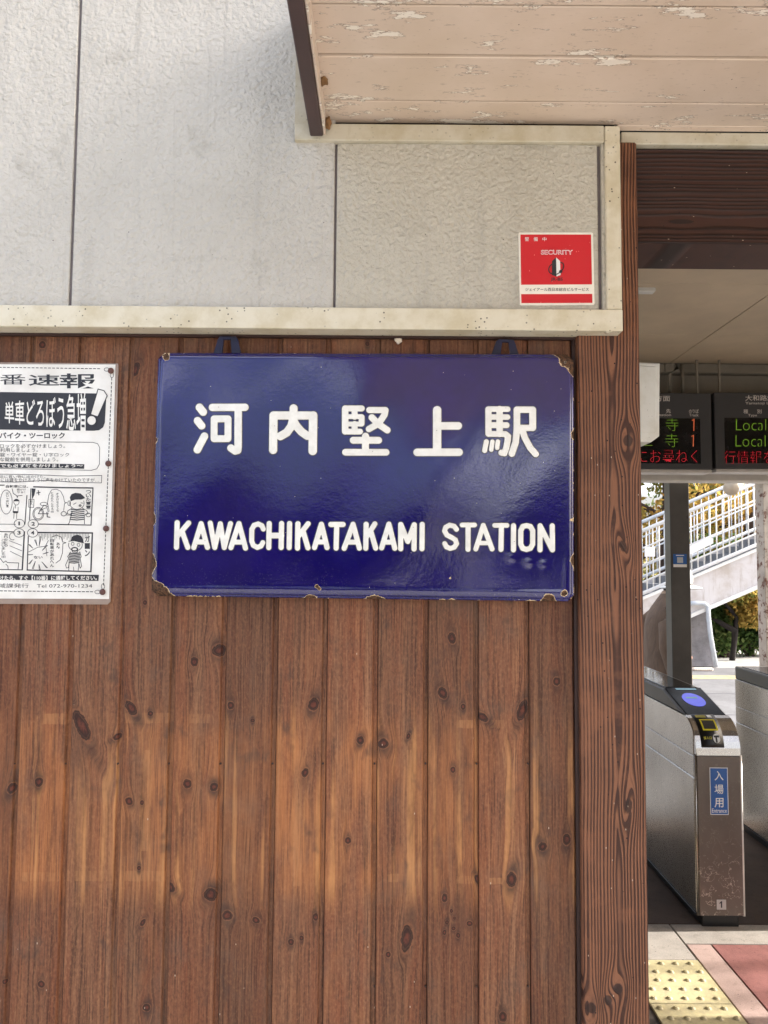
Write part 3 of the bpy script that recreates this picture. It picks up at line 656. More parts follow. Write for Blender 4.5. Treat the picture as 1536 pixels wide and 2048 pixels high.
# height of the plate under a pixel so that letters follow it
def plate_h(x, z):
    u = (x-Cn[0][0])/(Cn[1][0]-Cn[0][0]); v = (Cn[0][2]-z)/(Cn[0][2]-Cn[2][2])
    i = int(min(max(u, 0), 1)*NXs); j = int(min(max(v, 0), 1)*NZs); return PX[j, i, 1]
def on_sign(off):
    def f(px, py, h):
        p = W(px, py, YS-0.012); p.y = plate_h(p.x, p.z)-off-h; return p
    return f
def glyph(ox, oy, s, strokes, dh=0):
    return [(hw/s, [(ox+x/s, oy+y/s) for x, y in pts]) for hw, pts in strokes]
S1 = 5.486; LET = []
A1 = (370, 790, S1); A2 = (670, 790, S1); A3 = (950, 790, 7.68); A4 = (330, 1020, S1); A5 = (590, 1020, S1); A6 = (860, 1020, S1)
LET += [(A1, [(43, [(155,132),(195,183)]), (42, [(134,279),(178,335)]), (42, [(210,450),(132,598)]), (41, [(297,133),(656,133)]),
  (41, [(582,133),(582,565),(577,607),(550,614),(503,582)]), (38, [(317,259),(470,259),(470,478),(317,478),(317,259)])]),
 (A1, [(45, [(970,222),(965,602)]), (45, [(970,222),(1405,222)]), (47, [(1405,222),(1400,612)]), (44, [(1190,142),(1185,300)]),
  (45, [(1183,270),(1165,340),(1115,410),(1045,450)]), (45, [(1183,270),(1215,330),(1275,400),(1340,446)])]),
 (A2, [(33, [(110,145),(293,145)]), (36, [(111,147),(111,398)]), (32, [(110,400),(275,400)]), (27, [(110,235),(292,235)]), (32, [(292,240),(292,312)]),
  (27, [(110,317),(292,317)]), (33, [(215,145),(215,237)]), (33, [(215,317),(215,400)]), (34, [(377,163),(553,163)]), (35, [(553,165),(543,215),(480,310),(372,372)]),
  (37, [(405,245),(470,312),(573,383)]), (38, [(335,450),(333,610)]), (38, [(200,495),(478,495)]), (37, [(115,627),(560,627)])]),
 (A2, [(46, [(1122,163),(1120,610)]), (42, [(1140,337),(1352,337)]), (42, [(902,628),(1360,628)])]),
 (A3, [(48, [(208,218),(208,592)]), (43, [(208,213),(505,213)]), (43, [(208,335),(502,335)]), (46, [(208,460),(488,460)]), (45, [(208,596),(472,596)]), (50, [(380,213),(380,595)]),
  (48, [(470,600),(508,628),(505,690),(482,810),(452,893),(408,884)]), (39, [(175,715),(148,852)]), (35, [(268,715),(250,838)]), (35, [(353,712),(341,808)]),
  (51, [(648,222),(646,520),(628,720),(568,898)]), (50, [(648,220),(890,220)]), (53, [(890,222),(890,498)]), (49, [(648,501),(890,501)]), (50, [(725,520),(770,655),(850,805),(935,905)])]),
 (A4, [(28, [(128,138),(120,410)]), (28, [(254,142),(132,285)]), (28, [(182,235),(244,410)])]),
 (A4, [(28, [(392,150),(310,412)]), (28, [(392,150),(460,410)]), (28, [(345,350),(435,350)])]),
 (A4, [(27, [(492,142),(540,412),(603,150),(645,412),(715,148)])]),
 (A4, [(28, [(808,148),(718,412)]), (28, [(808,148),(880,418)]), (27, [(755,352),(850,352)])]),
 (A4, [(27, [(1077,208),(1062,172),(1020,152),(975,167),(950,212),(948,340),(966,387),(1010,411),(1050,396),(1071,358)])]),
 (A4, [(28, [(1142,148),(1136,412)]), (28, [(1278,148),(1272,412)]), (31, [(1142,280),(1275,280)])]),
 (A4, [(28, [(1366,148),(1360,412)])]),
 (A5, [(28, [(30,150),(25,418)]), (28, [(142,150),(38,285)]), (28, [(88,235),(140,415)])]),
 (A5, [(28, [(288,155),(212,412)]), (28, [(288,155),(350,412)]), (27, [(245,350),(335,350)])]),
 (A5, [(29, [(393,158),(525,158)]), (28, [(456,158),(450,418)])]),
 (A5, [(28, [(636,155),(538,420)]), (28, [(636,155),(706,418)]), (27, [(590,352),(680,352)])]),
 (A5, [(28, [(780,155),(776,420)]), (28, [(876,152),(788,290)]), (28, [(832,235),(885,418)])]),
 (A5, [(28, [(1030,155),(950,415)]), (28, [(1030,155),(1095,420)]), (27, [(985,352),(1075,352)])]),
 (A5, [(28, [(1160,158),(1160,425)]), (28, [(1160,158),(1237,345),(1308,162)]), (28, [(1308,162),(1306,428)])]),
 (A5, [(28, [(1395,158),(1393,425)])]),
 (A6, [(27, [(290,212),(265,178),(215,166),(172,190),(160,230),(185,275),(235,300),(279,327),(292,370),(266,409),(220,421),(180,405),(162,368)])]),
 (A6, [(26, [(352,164),(490,164)]), (28, [(418,164),(418,432)])]),
 (A6, [(27, [(585,168),(503,428)]), (27, [(585,168),(682,428)]), (24, [(540,362),(640,362)])]),
 (A6, [(26, [(710,168),(846,168)]), (28, [(784,168),(780,432)])]),
 (A6, [(28, [(918,172),(918,436)])]),
 (A6, [(28, [(1062,170),(1105,180),(1130,225),(1130,375),(1105,420),(1062,432),(1020,420),(998,375),(998,225),(1020,180),(1062,170)])]),
 (A6, [(28, [(1212,172),(1212,436)]), (28, [(1212,172),(1348,436)]), (28, [(1346,172),(1350,436)])])]
for (o_, strokes) in LET:
    st = glyph(*o_, strokes)
    a = link('letter', iso_mesh('letter', st, 1.0, 0.0, on_sign(0.0012), lambda q: 0.0010*min(1.0, (q/1.4))**0.5), M_ENWHITE, sign)
    link('letter_outline', iso_mesh('letter_outline', st, 1.0, 1.5, on_sign(0.0004), lambda q: 0.0006*min(1.0, q/1.2)), M_OUTLINE, a)
g = G('screw_zinc'); M_SCREW = g.finish(g.mix(g.ss(g.noise(g.oc(), 300, 3), .4, .6), srgb(168, 160, 142), srgb(104, 92, 76)), 0.4, 0.7)
for (px, py) in ((334, 716), (317, 1176), (1130, 725), (1127, 1186)):
    p = W(px, py, YS-0.004); bm = bmesh.new()
    bmesh.ops.create_uvsphere(bm, u_segments=12, v_segments=6, radius=0.0046)
    for v in bm.verts: v.co = Vector((v.co.x, v.co.y*0.45, v.co.z))+p
    s = bm_obj('screw', bm, M_SCREW, sign, True)
    bm = bmesh.new(); box_bm(bm, p.x-.0026, p.x+.0026, p.y-.0024, p.y-.0015, p.z-.0005, p.z+.0005); box_bm(bm, p.x-.0005, p.x+.0005, p.y-.0025, p.y-.0016, p.z-.0026, p.z+.0026)
    bm_obj('screw_slot', bm, M_BLACK, s)
for pts, o_ in (([(463,210),(478,180),(490,120),(505,98),(610,98),(625,120),(632,180),(645,210),(582,210),(578,114),(527,114),(522,210)], (280, 640)),
                ([(905,220),(925,180),(938,130),(955,115),(1050,119),(1065,150),(1075,190),(1085,220),(1028,220),(1022,132),(975,131),(968,220)], (700, 640))):
    q = [W(o_[0]+x/3.2, o_[1]+y/3.2, YS) for x, y in pts]
    prism('hanger_tab', [(p.x, p.z) for p in q], 'y', YS+0.006, YS+0.012, plain('dull_blue_tab', srgb(16, 16, 48), 0.45, var=0.4, scale=60), sign, 0.001)

# ================================================================== laminated police notice
YP = -0.004
poster = thing('poster', 'laminated black and white cartoon notice pinned left of the blue sign', 'poster', (W(100, 1208, YP).x, YP, W(100, 1208, YP).z))
def flat(name, pxs, Y, mat, parent):
    if mat is None: return [tuple(W(a, b, Y)) for a, b in pxs]
    return link(name, mesh_from(name, [W(a, b, Y) for a, b in pxs], [list(range(len(pxs)))]), mat, parent)
def sheetpx(name, pxs, Y, th, mat, parent):
    q = [W(a, b, Y) for a, b in pxs]; return prism(name, [(p.x, p.z) for p in q], 'y', Y, Y+th, mat, parent, 0.0)
g = G('laminate_film'); n = g.noise(g.oc(), 40, 4, .6, .6)
M_FILM = g.finish(g.mix(n, srgb(196, 180, 168), srgb(166, 142, 128)), 0.18, 0, g.bump(n, .25, .002), alpha=0.62)
sheetpx('laminate', [(-260, 722), (236, 727), (237, 732), (221, 1203), (215, 1209), (-270, 1206)], YP, 0.0006, M_FILM, poster)
g = G('notice_paper'); n = g.noise(g.oc(), 14, 5, .6); M_PAPER = g.finish(g.mix(g.ss(n, .35, .7), srgb(240, 238, 232), srgb(226, 222, 214)), 0.3, 0, g.bump(g.noise(g.oc(), 9, 3), .12, .004), coat=(0.5, 0.12, 1.5))
sheetpx('paper', [(-250, 728), (231, 729), (218, 1198), (-260, 1196)], YP-0.0009, 0.0006, M_PAPER, poster)
YI = YP-0.0013; YJ = YP-0.0017
blk = []; wht = []
def Z4(zx, zy): return (zx/3.866, 700+zy/3.864)     # zoomed-view pixels to photograph pixels
def Z8(zx, zy): return (zx/6.4, 940+zy/6.4)
def Z9(zx, zy): return (zx/6.4, 725+zy/6.4)
def poly(pts, Y=YI, dst=None):
    o = flat('ink', pts, Y, None, None); (blk if dst is None else dst).append(o)
def ink(strokes, conv=None, Y=YI, dst=None, step=None):
    st = [(hw, [conv(*p) for p in pts] if conv else pts) for hw, pts in strokes]
    for s in st:
        L = sum(math.hypot(b[0]-a[0], b[1]-a[1]) for a, b in zip(s[1][:-1], s[1][1:]))
        # ribbon quads: cheap flat lines
        for (ax, ay), (bx, by) in zip(s[1][:-1], s[1][1:]):
            dx, dy = bx-ax, by-ay; l = math.hypot(dx, dy) or 1; nx, ny = -dy/l*s[0], dx/l*s[0]; ex, ey = dx/l*s[0]*.6, dy/l*s[0]*.6
            (blk if dst is None else dst).append(flat('ink', [(ax+nx-ex, ay+ny-ey), (bx+nx+ex, by+ny+ey), (bx-nx+ex, by-ny+ey), (ax-nx-ex, ay-ny-ey)], Y, None, None))
def txt(body, rect, conv=None, Y=YI, dst=None, bold=0.0, cf=None):
    if conv: rect = (*conv(rect[0], rect[1]), *conv(rect[2], rect[3]))
    o = text_mesh('ink', body, rect, Y, None, None, bold, curve_fit=cf); (blk if dst is None else dst).append(o)
def vtxt(body, x0, y0, x1, y1, conv, bold=0.01, Y=YI, dst=None):
    n = len(body); h = (y1-y0)/n
    for i, ch in enumerate(body):
        if ch == ' ': continue
        pad = 0.28*h if ch in '、。' else 0.06*h
        txt(ch, (x0, y0+i*h+pad, x1, y0+(i+1)*h-pad), conv, Y, dst, bold)
def ell(cx, cy, rx, ry, n=18, a0=0, a1=2*math.pi): return [(cx+rx*math.cos(a0+(a1-a0)*k/n), cy+ry*math.sin(a0+(a1-a0)*k/n)) for k in range(n+1)]
# dashed border
for k in range(26): ink([(0.75, [(-10+k*8.2, 734.5+k*.115), (-5.4+k*8.2, 734.6+k*.115)])])
for k in range(52):
    t = k/52; ink([(0.8, [(223.5-t*16.5, 756+t*418), (223.3-t*16.5, 760.5+t*418)])])
for k in range(24): ink([(0.8, [(-8+k*8.2, 1181.6+k*.08), (-3+k*8.2, 1181.7+k*.08)])])
for c0 in ((214, 738.8), (223.6, 750.5)): pass
ink([(0.5, ell(213.5, 739, 5.2, 3.4)), (0.5, ell(223.8, 750, 3.4, 5.2)), (0.5, ell(206, 1173, 3.4, 5.4)), (0.5, ell(195, 1184, 5.4, 3.6))])
# headline
txt('番', (-2, 151, 330, 283), Z9, bold=0.0); txt('速', (365, 153, 765, 297), Z9, bold=0.012); txt('報', (765, 140, 1235, 333), Z9, bold=0.012)
poly([Z9(*p) for p in [(-300, 373), (1240, 396), (1358, 480), (1342, 770), (1320, 830), (1270, 866), (1200, 874), (-300, 855)]])
def fan(u, v, px, py):
    mid = 825.5-(u*0.012); k = 0.62+0.62*u; cy = Z9(0, 640)[1]; return px, cy+(py-Z9(0, 640)[1])*k
txt('単車どろぼう急増', (60, 430, 1100, 850), Z9, YJ, wht, bold=0.01, cf=fan)
poly([Z9(*p) for p in [(1262, 340), (1330, 360), (1368, 420), (1250, 690), (1162, 660)]], YJ, wht); poly([Z9(*p) for p in ell(1172, 742, 54, 56)], YJ, wht)
ink([(0.9, [(1255, 340), (1330, 360), (1372, 425), (1252, 695), (1160, 664), (1255, 340)]), (0.6, ell(1182, 750, 60, 66, 12, -.4, 1.6))], Z9, YJ-0.0003)
txt('バイク・ツーロック', (-8, 895, 830, 975), Z9, bold=0.025)
ink([(0.55, [(-200, 1005), (1190, 1022), (1250, 1040), (1276, 1090), (1272, 1300), (1240, 1360), (1170, 1380), (-200, 1352)])], Z9)
txt('ロックを必ずかけましょう。', (0, 1042, 832, 1095), Z9); txt('利用しましょう。', (0, 1095, 485, 1145), Z9)
txt('錠・ワイヤー錠・Ｕ字ロック', (0, 1155, 885, 1205), Z9); txt('な錠前を併用しましょう。', (0, 1212, 745, 1268), Z9)
poly([Z9(*p) for p in [(-200, 1282), (1080, 1302), (1076, 1360), (-200, 1344)]]); txt('でも必ず鍵をかけましょう～', (5, 1296, 1060, 1345), Z9, YJ, wht, bold=0.02)
# story box
ink([(0.55, [(-100, 52), (400, 58), (870, 78), (1303, 70), (1298, 165), (1000, 160), (600, 132), (200, 155), (-100, 150)])], Z8)
txt('店に買い物に出かけた。', (-5, 66, 580, 104), Z8); txt('には鍵をかけるように声をかけていたのですが…', (10, 102, 1265, 152), Z8)
txt('自転車には、', (75, 192, 360, 228), Z8, bold=.02); txt('鍵かけ', (215, 236, 330, 264), Z8); txt('やぁ！', (215, 270, 320, 298), Z8)
# comic frames
ink([(1.0, [(-60, 194), (55, 194)]), (.9, [(345, 325), (318, 695)]), (.5, [(-60, 692), (200, 695)]), (1.3, [(430, 215), (800, 226), (1190, 230)]), (1.0, [(1190, 230), (1165, 705)]), (1.0, [(1165, 705), (490, 692)]),
     (.9, [(395, 240), (378, 640)]), (.9, [(-60, 786), (180, 792)]), (1.4, [(312, 790), (285, 1278)]), (.9, [(285, 1278), (-60, 1272)]), (1.4, [(484, 800), (1186, 806)]), (1.4, [(1182, 806), (1163, 1303)]),
     (1.2, [(1163, 1300), (345, 1280)]), (1.0, [(348, 1280), (362, 850)])], Z8)
for k, (x_, y_) in enumerate(((247, 686), (425, 690), (243, 805), (417, 805))):
    ink([(.55, ell(x_, y_, 66, 55))], Z8); txt('1234'[k], (x_-22 if k else x_-12, y_-26, x_+22 if k else x_+8, y_+22), Z8, bold=.03)
# panel 1 person, balloon
ink([(.5, ell(80, 410, 76, 155)), (.6, [(155, 240), (170, 300), (215, 330), (220, 352), (228, 330), (285, 326)])], Z8); vtxt('はい、はい！', 78, 282, 112, 480, Z8)
poly([Z8(*p) for p in ell(210, 400, 38, 28, 14, math.pi, 2*math.pi)]); ink([(.5, ell(210, 410, 34, 38)), (.5, [(180, 470), (165, 540), (230, 545), (232, 475)]), (.5, [(180, 550), (175, 620)]), (.5, [(215, 550), (212, 625)]), (.5, [(195, 450), (200, 490)])], Z8)
poly([Z8(*p) for p in [(165, 525), (232, 527), (225, 555), (170, 552)]])
# panel 2: bicycle, balloon, boy shrugging
ink([(.6, ell(490, 560, 70, 82)), (.5, ell(490, 560, 55, 66)), (.5, ell(560, 435, 45, 22)), (.7, [(490, 560), (560, 450), (610, 470)]), (.7, [(490, 560), (620, 560)]), (.9, [(600, 540), (605, 600), (640, 605)]), (.5, [(500, 520), (600, 480), (618, 540)])], Z8)
ink([(.5, [(660, 255), (720, 245), (775, 270), (812, 340), (825, 410), (855, 418), (825, 430), (815, 520)]), (.5, [(660, 255), (625, 320), (608, 420), (630, 530)])], Z8)
vtxt('鍵かけなくても', 722, 290, 752, 535, Z8); vtxt('とられへんやろ…', 652, 280, 684, 550, Z8)
poly([Z8(*p) for p in [(905, 400), (893, 350), (915, 310), (965, 292), (1030, 300), (1070, 335), (1090, 360), (1040, 378), (960, 380)]])
ink([(.55, ell(985, 425, 92, 78, 16, -.4, 3.4)), (.5, ell(885, 425, 18, 30)), (.6, [(940, 440), (975, 420)]), (.6, [(1035, 420), (1065, 425)]), (.8, ell(1025, 455, 12, 10))], Z8)
ink([(.6, [(930, 485), (870, 520), (860, 560), (910, 570), (925, 530), (885, 680), (865, 700)]), (.6, [(1050, 485), (1110, 520), (1130, 560), (1080, 575), (1080, 690)]), (.6, ell(815, 560, 34, 28)), (.6, ell(1130, 575, 30, 24)), (.5, [(850, 575), (905, 580)])], Z8)
for k in range(6): ink([(1.0, [(915-k*4, 505+k*25), (985, 515+k*25), (1075+k*1, 505+k*25)])], Z8)
vtxt('ついた！！', 1098, 255, 1165, 505, Z8, .02)
ink([(.8, [(470, 295), (515, 285)]), (.8, [(490, 262), (497, 320)])], Z8); poly([Z8(*p) for p in [(405, 235), (455, 240), (440, 320), (410, 375)]])
ink([(.5, [(370, 375), (436, 378), (430, 480), (366, 476), (370, 375)])], Z8); vtxt('犯人', 385, 385, 418, 450, Z8)
# panel 3
vtxt('ありがとう', 52, 808, 100, 985, Z8); vtxt('ございました…', 22, 878, 68, 1130, Z8)
ink([(.5, ell(160, 850, 40, 45, 14, 1, 5.5)), (.5, [(120, 905), (275, 965)]), (.5, [(125, 970), (280, 1035)]), (.5, [(130, 1040), (282, 1115)]), (.6, [(0, 1130), (45, 1185), (75, 1165), (95, 1185), (240, 1190), (230, 1275)]), (.6, [(75, 1205), (100, 1230), (105, 1272)])], Z8)
# panel 4
for k in range(34): ink([(.35, [(490+k*19.5, 815), (488+k*19.5, 850+(k*37) % 60)])], Z8)
for (a, b, c_, d_) in ((520, 855, 500, 975), (450, 895, 475, 970), (375, 955, 418, 1000), (600, 965, 540, 1030), (610, 1055, 550, 1075), (600, 1250, 535, 1175), (510, 1275, 498, 1210), (420, 1260, 452, 1170), (375, 1200, 415, 1150), (365, 1085, 420, 1082)):
    ink([(.55, [(a-8, b), (c_, d_), (a+8, b+2), (a-8, b)])], Z8)
txt('ない', (432, 1098, 545, 1135), Z8, bold=.02); ink([(.5, [(365, 1050), (480, 990), (580, 975), (620, 900)]), (.5, [(590, 1000), (600, 1100)]), (.6, [(660, 860), (720, 832), (785, 860), (800, 920), (845, 930), (805, 945), (800, 1060), (770, 1150), (715, 1192)])], Z8)
vtxt('自転車があれへん', 640, 878, 692, 1245, Z8, .015); vtxt('あ～', 722, 925, 765, 1010, Z8, .015)
poly([Z8(*p) for p in [(905, 905), (915, 860), (950, 838), (995, 828), (1040, 845), (1065, 885), (1070, 930), (1010, 915), (950, 905)]]); ink([(.7, [(880, 912), (950, 905), (1075, 935)]), (.6, ell(965, 960, 88, 75, 16, -.3, 3.5)), (.5, ell(930, 945, 18, 20)), (.5, ell(1005, 958, 18, 20)), (1.2, ell(955, 1015, 38, 22)), (.6, ell(960, 1045, 34, 14)), (.6, [(905, 1050), (865, 1110), (880, 1125), (840, 1215), (850, 1255), (875, 1250), (885, 1190)]), (.6, [(1020, 1045), (1040, 1110), (1025, 1130), (1045, 1230), (1025, 1258), (1012, 1200)]), (.6, [(885, 1190), (880, 1285)]), (.6, [(1008, 1195), (1000, 1290)]), (.5, [(940, 1240), (945, 1290)])], Z8)
for k in range(7): ink([(1.0, [(888-k*1, 1065+k*20), (950, 1072+k*20), (1025-k*2, 1062+k*20)])], Z8)
vtxt('ガーン', 1085, 835, 1150, 1110, Z8, .03)
poly([Z8(*p) for p in [(-60, 1328), (1266, 1342), (1260, 1420), (-60, 1405)]]); txt('けたら、すぐ【110番】に通報してください。', (-8, 1352, 1240, 1410), Z8, YJ, wht, bold=.025)
txt('域課発行　Tel 072-970-1234', (-20, 1452, 1180, 1510), Z8)
join_meshes('print', blk, M_INK, poster); [join_meshes('reversed_print', [w_], M_PAPER, poster) for w_ in wht]
for (px, py) in ((221.5, 741.5), (216.5, 927), (212, 1057), (205, 1184)):
    p = W(px, py, YP-0.004); bm = bmesh.new(); bmesh.ops.create_uvsphere(bm, u_segments=14, v_segments=8, radius=0.0062)
    for v in bm.verts: v.co = Vector((v.co.x, v.co.y*0.55, v.co.z))+p
    bm_obj('thumbtack', bm, plain('tack_brown', srgb(92, 58, 50), 0.35), poster, True)

# ================================================================== security sticker on the siding
YK = SY-0.0012
stk = thing('security_sticker', 'red and white security sticker on the beige siding panel', 'sticker', (W(1112, 608, YK).x, YK, W(1112, 608, YK).z))
def Z7(zx, zy): return (1020+zx/6.4, 450+zy/6.4)
sheetpx('white_base', [Z7(*p) for p in [(118, 95), (1050, 95), (1064, 108), (1083, 1010), (1072, 1024), (140, 1030), (126, 1018), (108, 108)]], YK, 0.0008, plain('sticker_white', srgb(242, 236, 222), 0.4, var=.05), stk)
g = G('sticker_red'); n = g.voro(g.mapv(g.oc(), (1, 1, .4)), 120.0); M_SRED = g.finish(g.mix(g.ss(n, .08, .05), srgb(206, 34, 44), srgb(240, 150, 140)), 0.35)
a = flat('red_field', [Z7(*p) for p in [(133, 122), (1037, 122), (1050, 760), (142, 765)]], YK-0.0004, M_SRED, stk)
b = flat('red_band', [Z7(*p) for p in [(143, 885), (1052, 882), (1055, 997), (146, 1000)]], YK-0.0004, M_SRED, stk)
ws = []; bs = []
for k, ch in enumerate('警備中'): ws.append(text_mesh('w', ch, (*Z7(190+k*112, 155), *Z7(244+k*112, 207)), YK-0.0008, None, None, .0))
ws.append(text_mesh('w', 'SECURITY', (*Z7(397, 320), *Z7(806, 378)), YK-0.0008, None, None, .035))
ws.append(flat('w', [Z7(*p) for p in [(590, 415), (640, 460), (645, 590), (648, 640), (595, 660)]], YK-0.0008, None, None))
sc_in = text_mesh('sticker_outline_text', 'SECURITY', (*Z7(402, 327), *Z7(801, 371)), YK-0.0012, plain('sticker_lilac', srgb(214, 110, 126), 0.4, var=.05), stk, -0.006)
bs.append(flat('b', [Z7(*p) for p in [(590, 415), (538, 462), (538, 640), (595, 660)]], YK-0.0009, None, None))
def ribbon(pts, hw, Y, dst):
    for (ax, ay), (bx_, by_) in zip(pts[:-1], pts[1:]):
        dx, dy = bx_-ax, by_-ay; l = math.hypot(dx, dy); nx, ny = -dy/l*hw, dx/l*hw
        dst.append(flat('b', [(ax+nx, ay+ny), (bx_+nx, by_+ny), (bx_-nx, by_-ny), (ax-nx, ay-ny)], Y, None, None))
ribbon([Z7(*p) for p in [(538, 500), (510, 525), (495, 560), (497, 590), (515, 615), (545, 630), (600, 630), (650, 600), (680, 560), (690, 520), (680, 490), (645, 478)]], 1.0, YK-0.0013, bs)
bs.append(flat('b', [Z7(*p) for p in ell(650, 595, 22, 20)], YK-0.0015, None, None))
bs.append(text_mesh('b', 'JR-BS', (*Z7(522, 672), *Z7(676, 725)), YK-0.0009, None, None, .015))
bs.append(text_mesh('b', 'ジェイアール西日本総合ビルサービス', (*Z7(196, 802), *Z7(1008, 846)), YK-0.0006, None, None, .005))
join_meshes('white_lettering', ws, M_WHITE, stk); join_meshes('black_lettering', bs, M_INK, stk)

# ================================================================== inside the hall
M_CEIL = plain('ceiling_board', srgb(196, 180, 154), 0.6, var=0.12, scale=3, bump=0.1)
M_GREYBEAM = plain('beam_paint', srgb(140, 132, 118), 0.55, var=0.15, scale=5, bump=0.1)
ceil = thing('hall_ceiling', 'cream ceiling boards with dark joints inside the station hall', 'ceiling', (1.9, 1.7, 2.85))
ys = [0.14, 1.03, 1.784, 2.535, 3.12]; xs = [0.5, 1.78, 3.06, 3.4]
for i in range(3):
    for j in range(4):
        box('ceiling_board', xs[i]+0.002, xs[i+1]-0.002, ys[j]+0.0015, ys[j+1]-0.0015, 2.85, 2.862, M_CEIL, ceil, 0.001)
box('ceiling_backing', 0.45, 3.4, 0.14, 3.3, 2.87, 2.95, M_DARKWOOD, ceil, 0)
ow = struct(box('wall_office', 0.40, 0.5, 0.14, 3.2, 0, 2.85, plain('office_wall', srgb(96, 84, 72), 0.7), None, 0))
# building mass that hides behind the plank wall and the wing added unseen to shade the hall floor
box('wall_rear', -2.6, 0.40, 3.1, 3.2, 0, 4.2, plain('office_wall', srgb(96, 84, 72), 0.7), None, 0)['kind'] = 'structure'
bt = thing('station_roof', 'dark tiled station roof above the siding wall', 'roof', (0, 1.6, 4.2))
prism('roof_slope', [(-0.5, 4.15), (1.6, 5.1), (3.8, 4.15), (3.8, 4.05), (-0.5, 4.05)], 'x', -2.8, 1.2, plain('roof_tile', srgb(70, 70, 74), 0.6), bt)
blocker = thing('shade_blocker', 'added unseen wing right of the entrance, beyond the frame', 'shade block', (5.5, -1, 0))
box('blocker_wall', 3.42, 7.5, -0.5, 1.33, 0, 3.6, plain('blocker_render', srgb(214, 204, 184), 0.8), blocker, 0.01)
box('blocker_roof', 3.3, 7.7, -0.6, 1.34, 3.62, 3.75, M_FASCIA, blocker, 0.01)
side = tag(box('side_blocker', 3.42, 3.5, 1.36, 3.3, 1.85, 2.95, M_FASCIA, None, 0.004), 'added brown board over the open side of the hall, unseen, darkens its ceiling', 'beam')  # unseen board added to keep light off the hall ceiling
# ceiling lamp base
p0 = W(1272, 563, 1.83); p1 = W(1312, 583, 1.83)
lb = thing('lamp_bracket', 'small white metal bracket under the hall ceiling beside the post', 'bracket', (p1.x, 1.83, p1.z))
M_WMETAL = plain('white_enamel_metal', srgb(226, 226, 220), 0.4, var=0.08)
box('bracket_body', 0.502, p1.x, 1.83, 1.87, p1.z, p0.z, M_WMETAL, lb, 0.004)
q = W(1299, 572, 1.828); bm = bmesh.new(); bmesh.ops.create_uvsphere(bm, u_segments=10, v_segments=6, radius=0.006)
for v in bm.verts: v.co += q
bm_obj('bolt', bm, plain('old_bolt', srgb(120, 100, 80), 0.5), lb, True)
box('hanger', p1.x-0.06, p1.x-0.03, 1.84, 1.86, p0.z, 2.85, M_WMETAL, lb, 0.001)
# white box on the office wall
YB = 0.5
cb = thing('wall_cabinet', 'white steel cabinet with a cut corner behind the timber post', 'cabinet', (0.6, YB, W(1300, 885, YB).z))
q = [W(a, b, YB) for a, b in ((1250, 723), (1320, 726), (1319, 872), (1303, 884), (1250, 883))]
g = G('cabinet_paint'); n = g.noise(g.oc(), 12, 5, .65); sp = g.voro(g.oc(), 70.0)
M_CAB = g.finish(g.mix(g.ss(sp, .06, .03), g.mix(g.ss(n, .4, .7), srgb(240, 238, 230), srgb(226, 222, 210)), srgb(90, 80, 66)), 0.5)
pts = [(max(p.x, 0.503), p.z) for p in q]; prism('cabinet_body', pts, 'y', YB, YB+0.16, M_CAB, cb, 0.003)
q2 = [W(a, b, YB) for a, b in ((1250, 731), (1312, 734), (1311, 866), (1250, 866))]
prism('cabinet_door', [(max(p.x, 0.51), p.z) for p in q2], 'y', YB-0.004, YB-0.0005, M_CAB, cb, 0.0015)
# header beam across the hall
hb = thing('header_beam', 'grey beige cross beam behind the departure boards', 'beam', (1.9, 3.2, 2.1))
YH = 3.16
def zy(py, Y, px=1400): return W(px, py, Y).z
box('lower_beam', 0.5, 3.4, YH, YH+0.14, zy(962, YH), zy(944, YH), plain('beam_light', srgb(206, 200, 190), 0.5), hb, 0.006)
box('beam_web', 0.5, 3.4, YH+0.03, YH+0.12, zy(944, YH)+0.002, zy(748, YH), M_GREYBEAM, hb, 0.003)
box('upper_flange', 0.5, 3.4, YH-0.02, YH+0.12, zy(748, YH)+0.002, zy(728, YH), M_GREYBEAM, hb, 0.006)
box('top_board', 0.5, 3.4, YH-0.01, YH+0.1, zy(728, YH)+0.004, 2.869, M_GREYBEAM, hb, 0.003)
xq = W(1355, 745, YH-0.03).x
box('cover_plate', W(1330, 740, YH-0.03).x, xq-0.02, YH-0.035, YH-0.022, zy(745, YH-.03), zy(727, YH-.03), M_GREYBEAM, hb, 0.003)
tube('conduit', [(xq, YH-0.035, 2.84), (xq, YH-0.035, zy(740, YH)), (xq-0.05, YH-0.04, zy(752, YH)), (xq-0.055, YH-0.04, zy(790, YH))], 0.011, M_GREYBEAM, hb)
tube('conduit', [(xq+0.03, YH-0.035, 2.84), (xq+0.03, YH-0.035, zy(790, YH))], 0.012, M_GREYBEAM, hb)
# departure boards
YD = 2.98
M_BOARD = plain('board_grey', srgb(66, 66, 68), 0.45, var=0.06)
M_SCREEN = plain('led_black', srgb(8, 6, 6), 0.25, var=0.05)
def led(name, col, st):
    g = G(name); P = g.oc(); s = g.sep(P); w_ = 0.0085
    fx = g.math('FRACT', g.math('DIVIDE', s[0], w_)); fz = g.math('FRACT', g.math('DIVIDE', s[2], w_))
    d = g.math('SQRT', g.math('ADD', g.math('POWER', g.math('SUBTRACT', fx, .5), 2), g.math('POWER', g.math('SUBTRACT', fz, .5), 2)))
    return g.finish((0.01, 0.01, 0.01, 1), 0.4, emit=g.mix(g.ss(d, .62, .40), tuple(c*.25 for c in col[:3])+(1,), tuple(col)), estr=st)
L_G = led('led_green', srgb(150, 200, 40), 0.17); L_O = led('led_orange', srgb(255, 120, 70), 0.22); L_R = led('led_red', srgb(255, 30, 50), 0.22)
def Z5(zx, zy_): return (1278+zx/5.953, 770+zy_/5.953)
M_CAP = plain('caption_white', srgb(214, 208, 202), 0.5, var=.04)
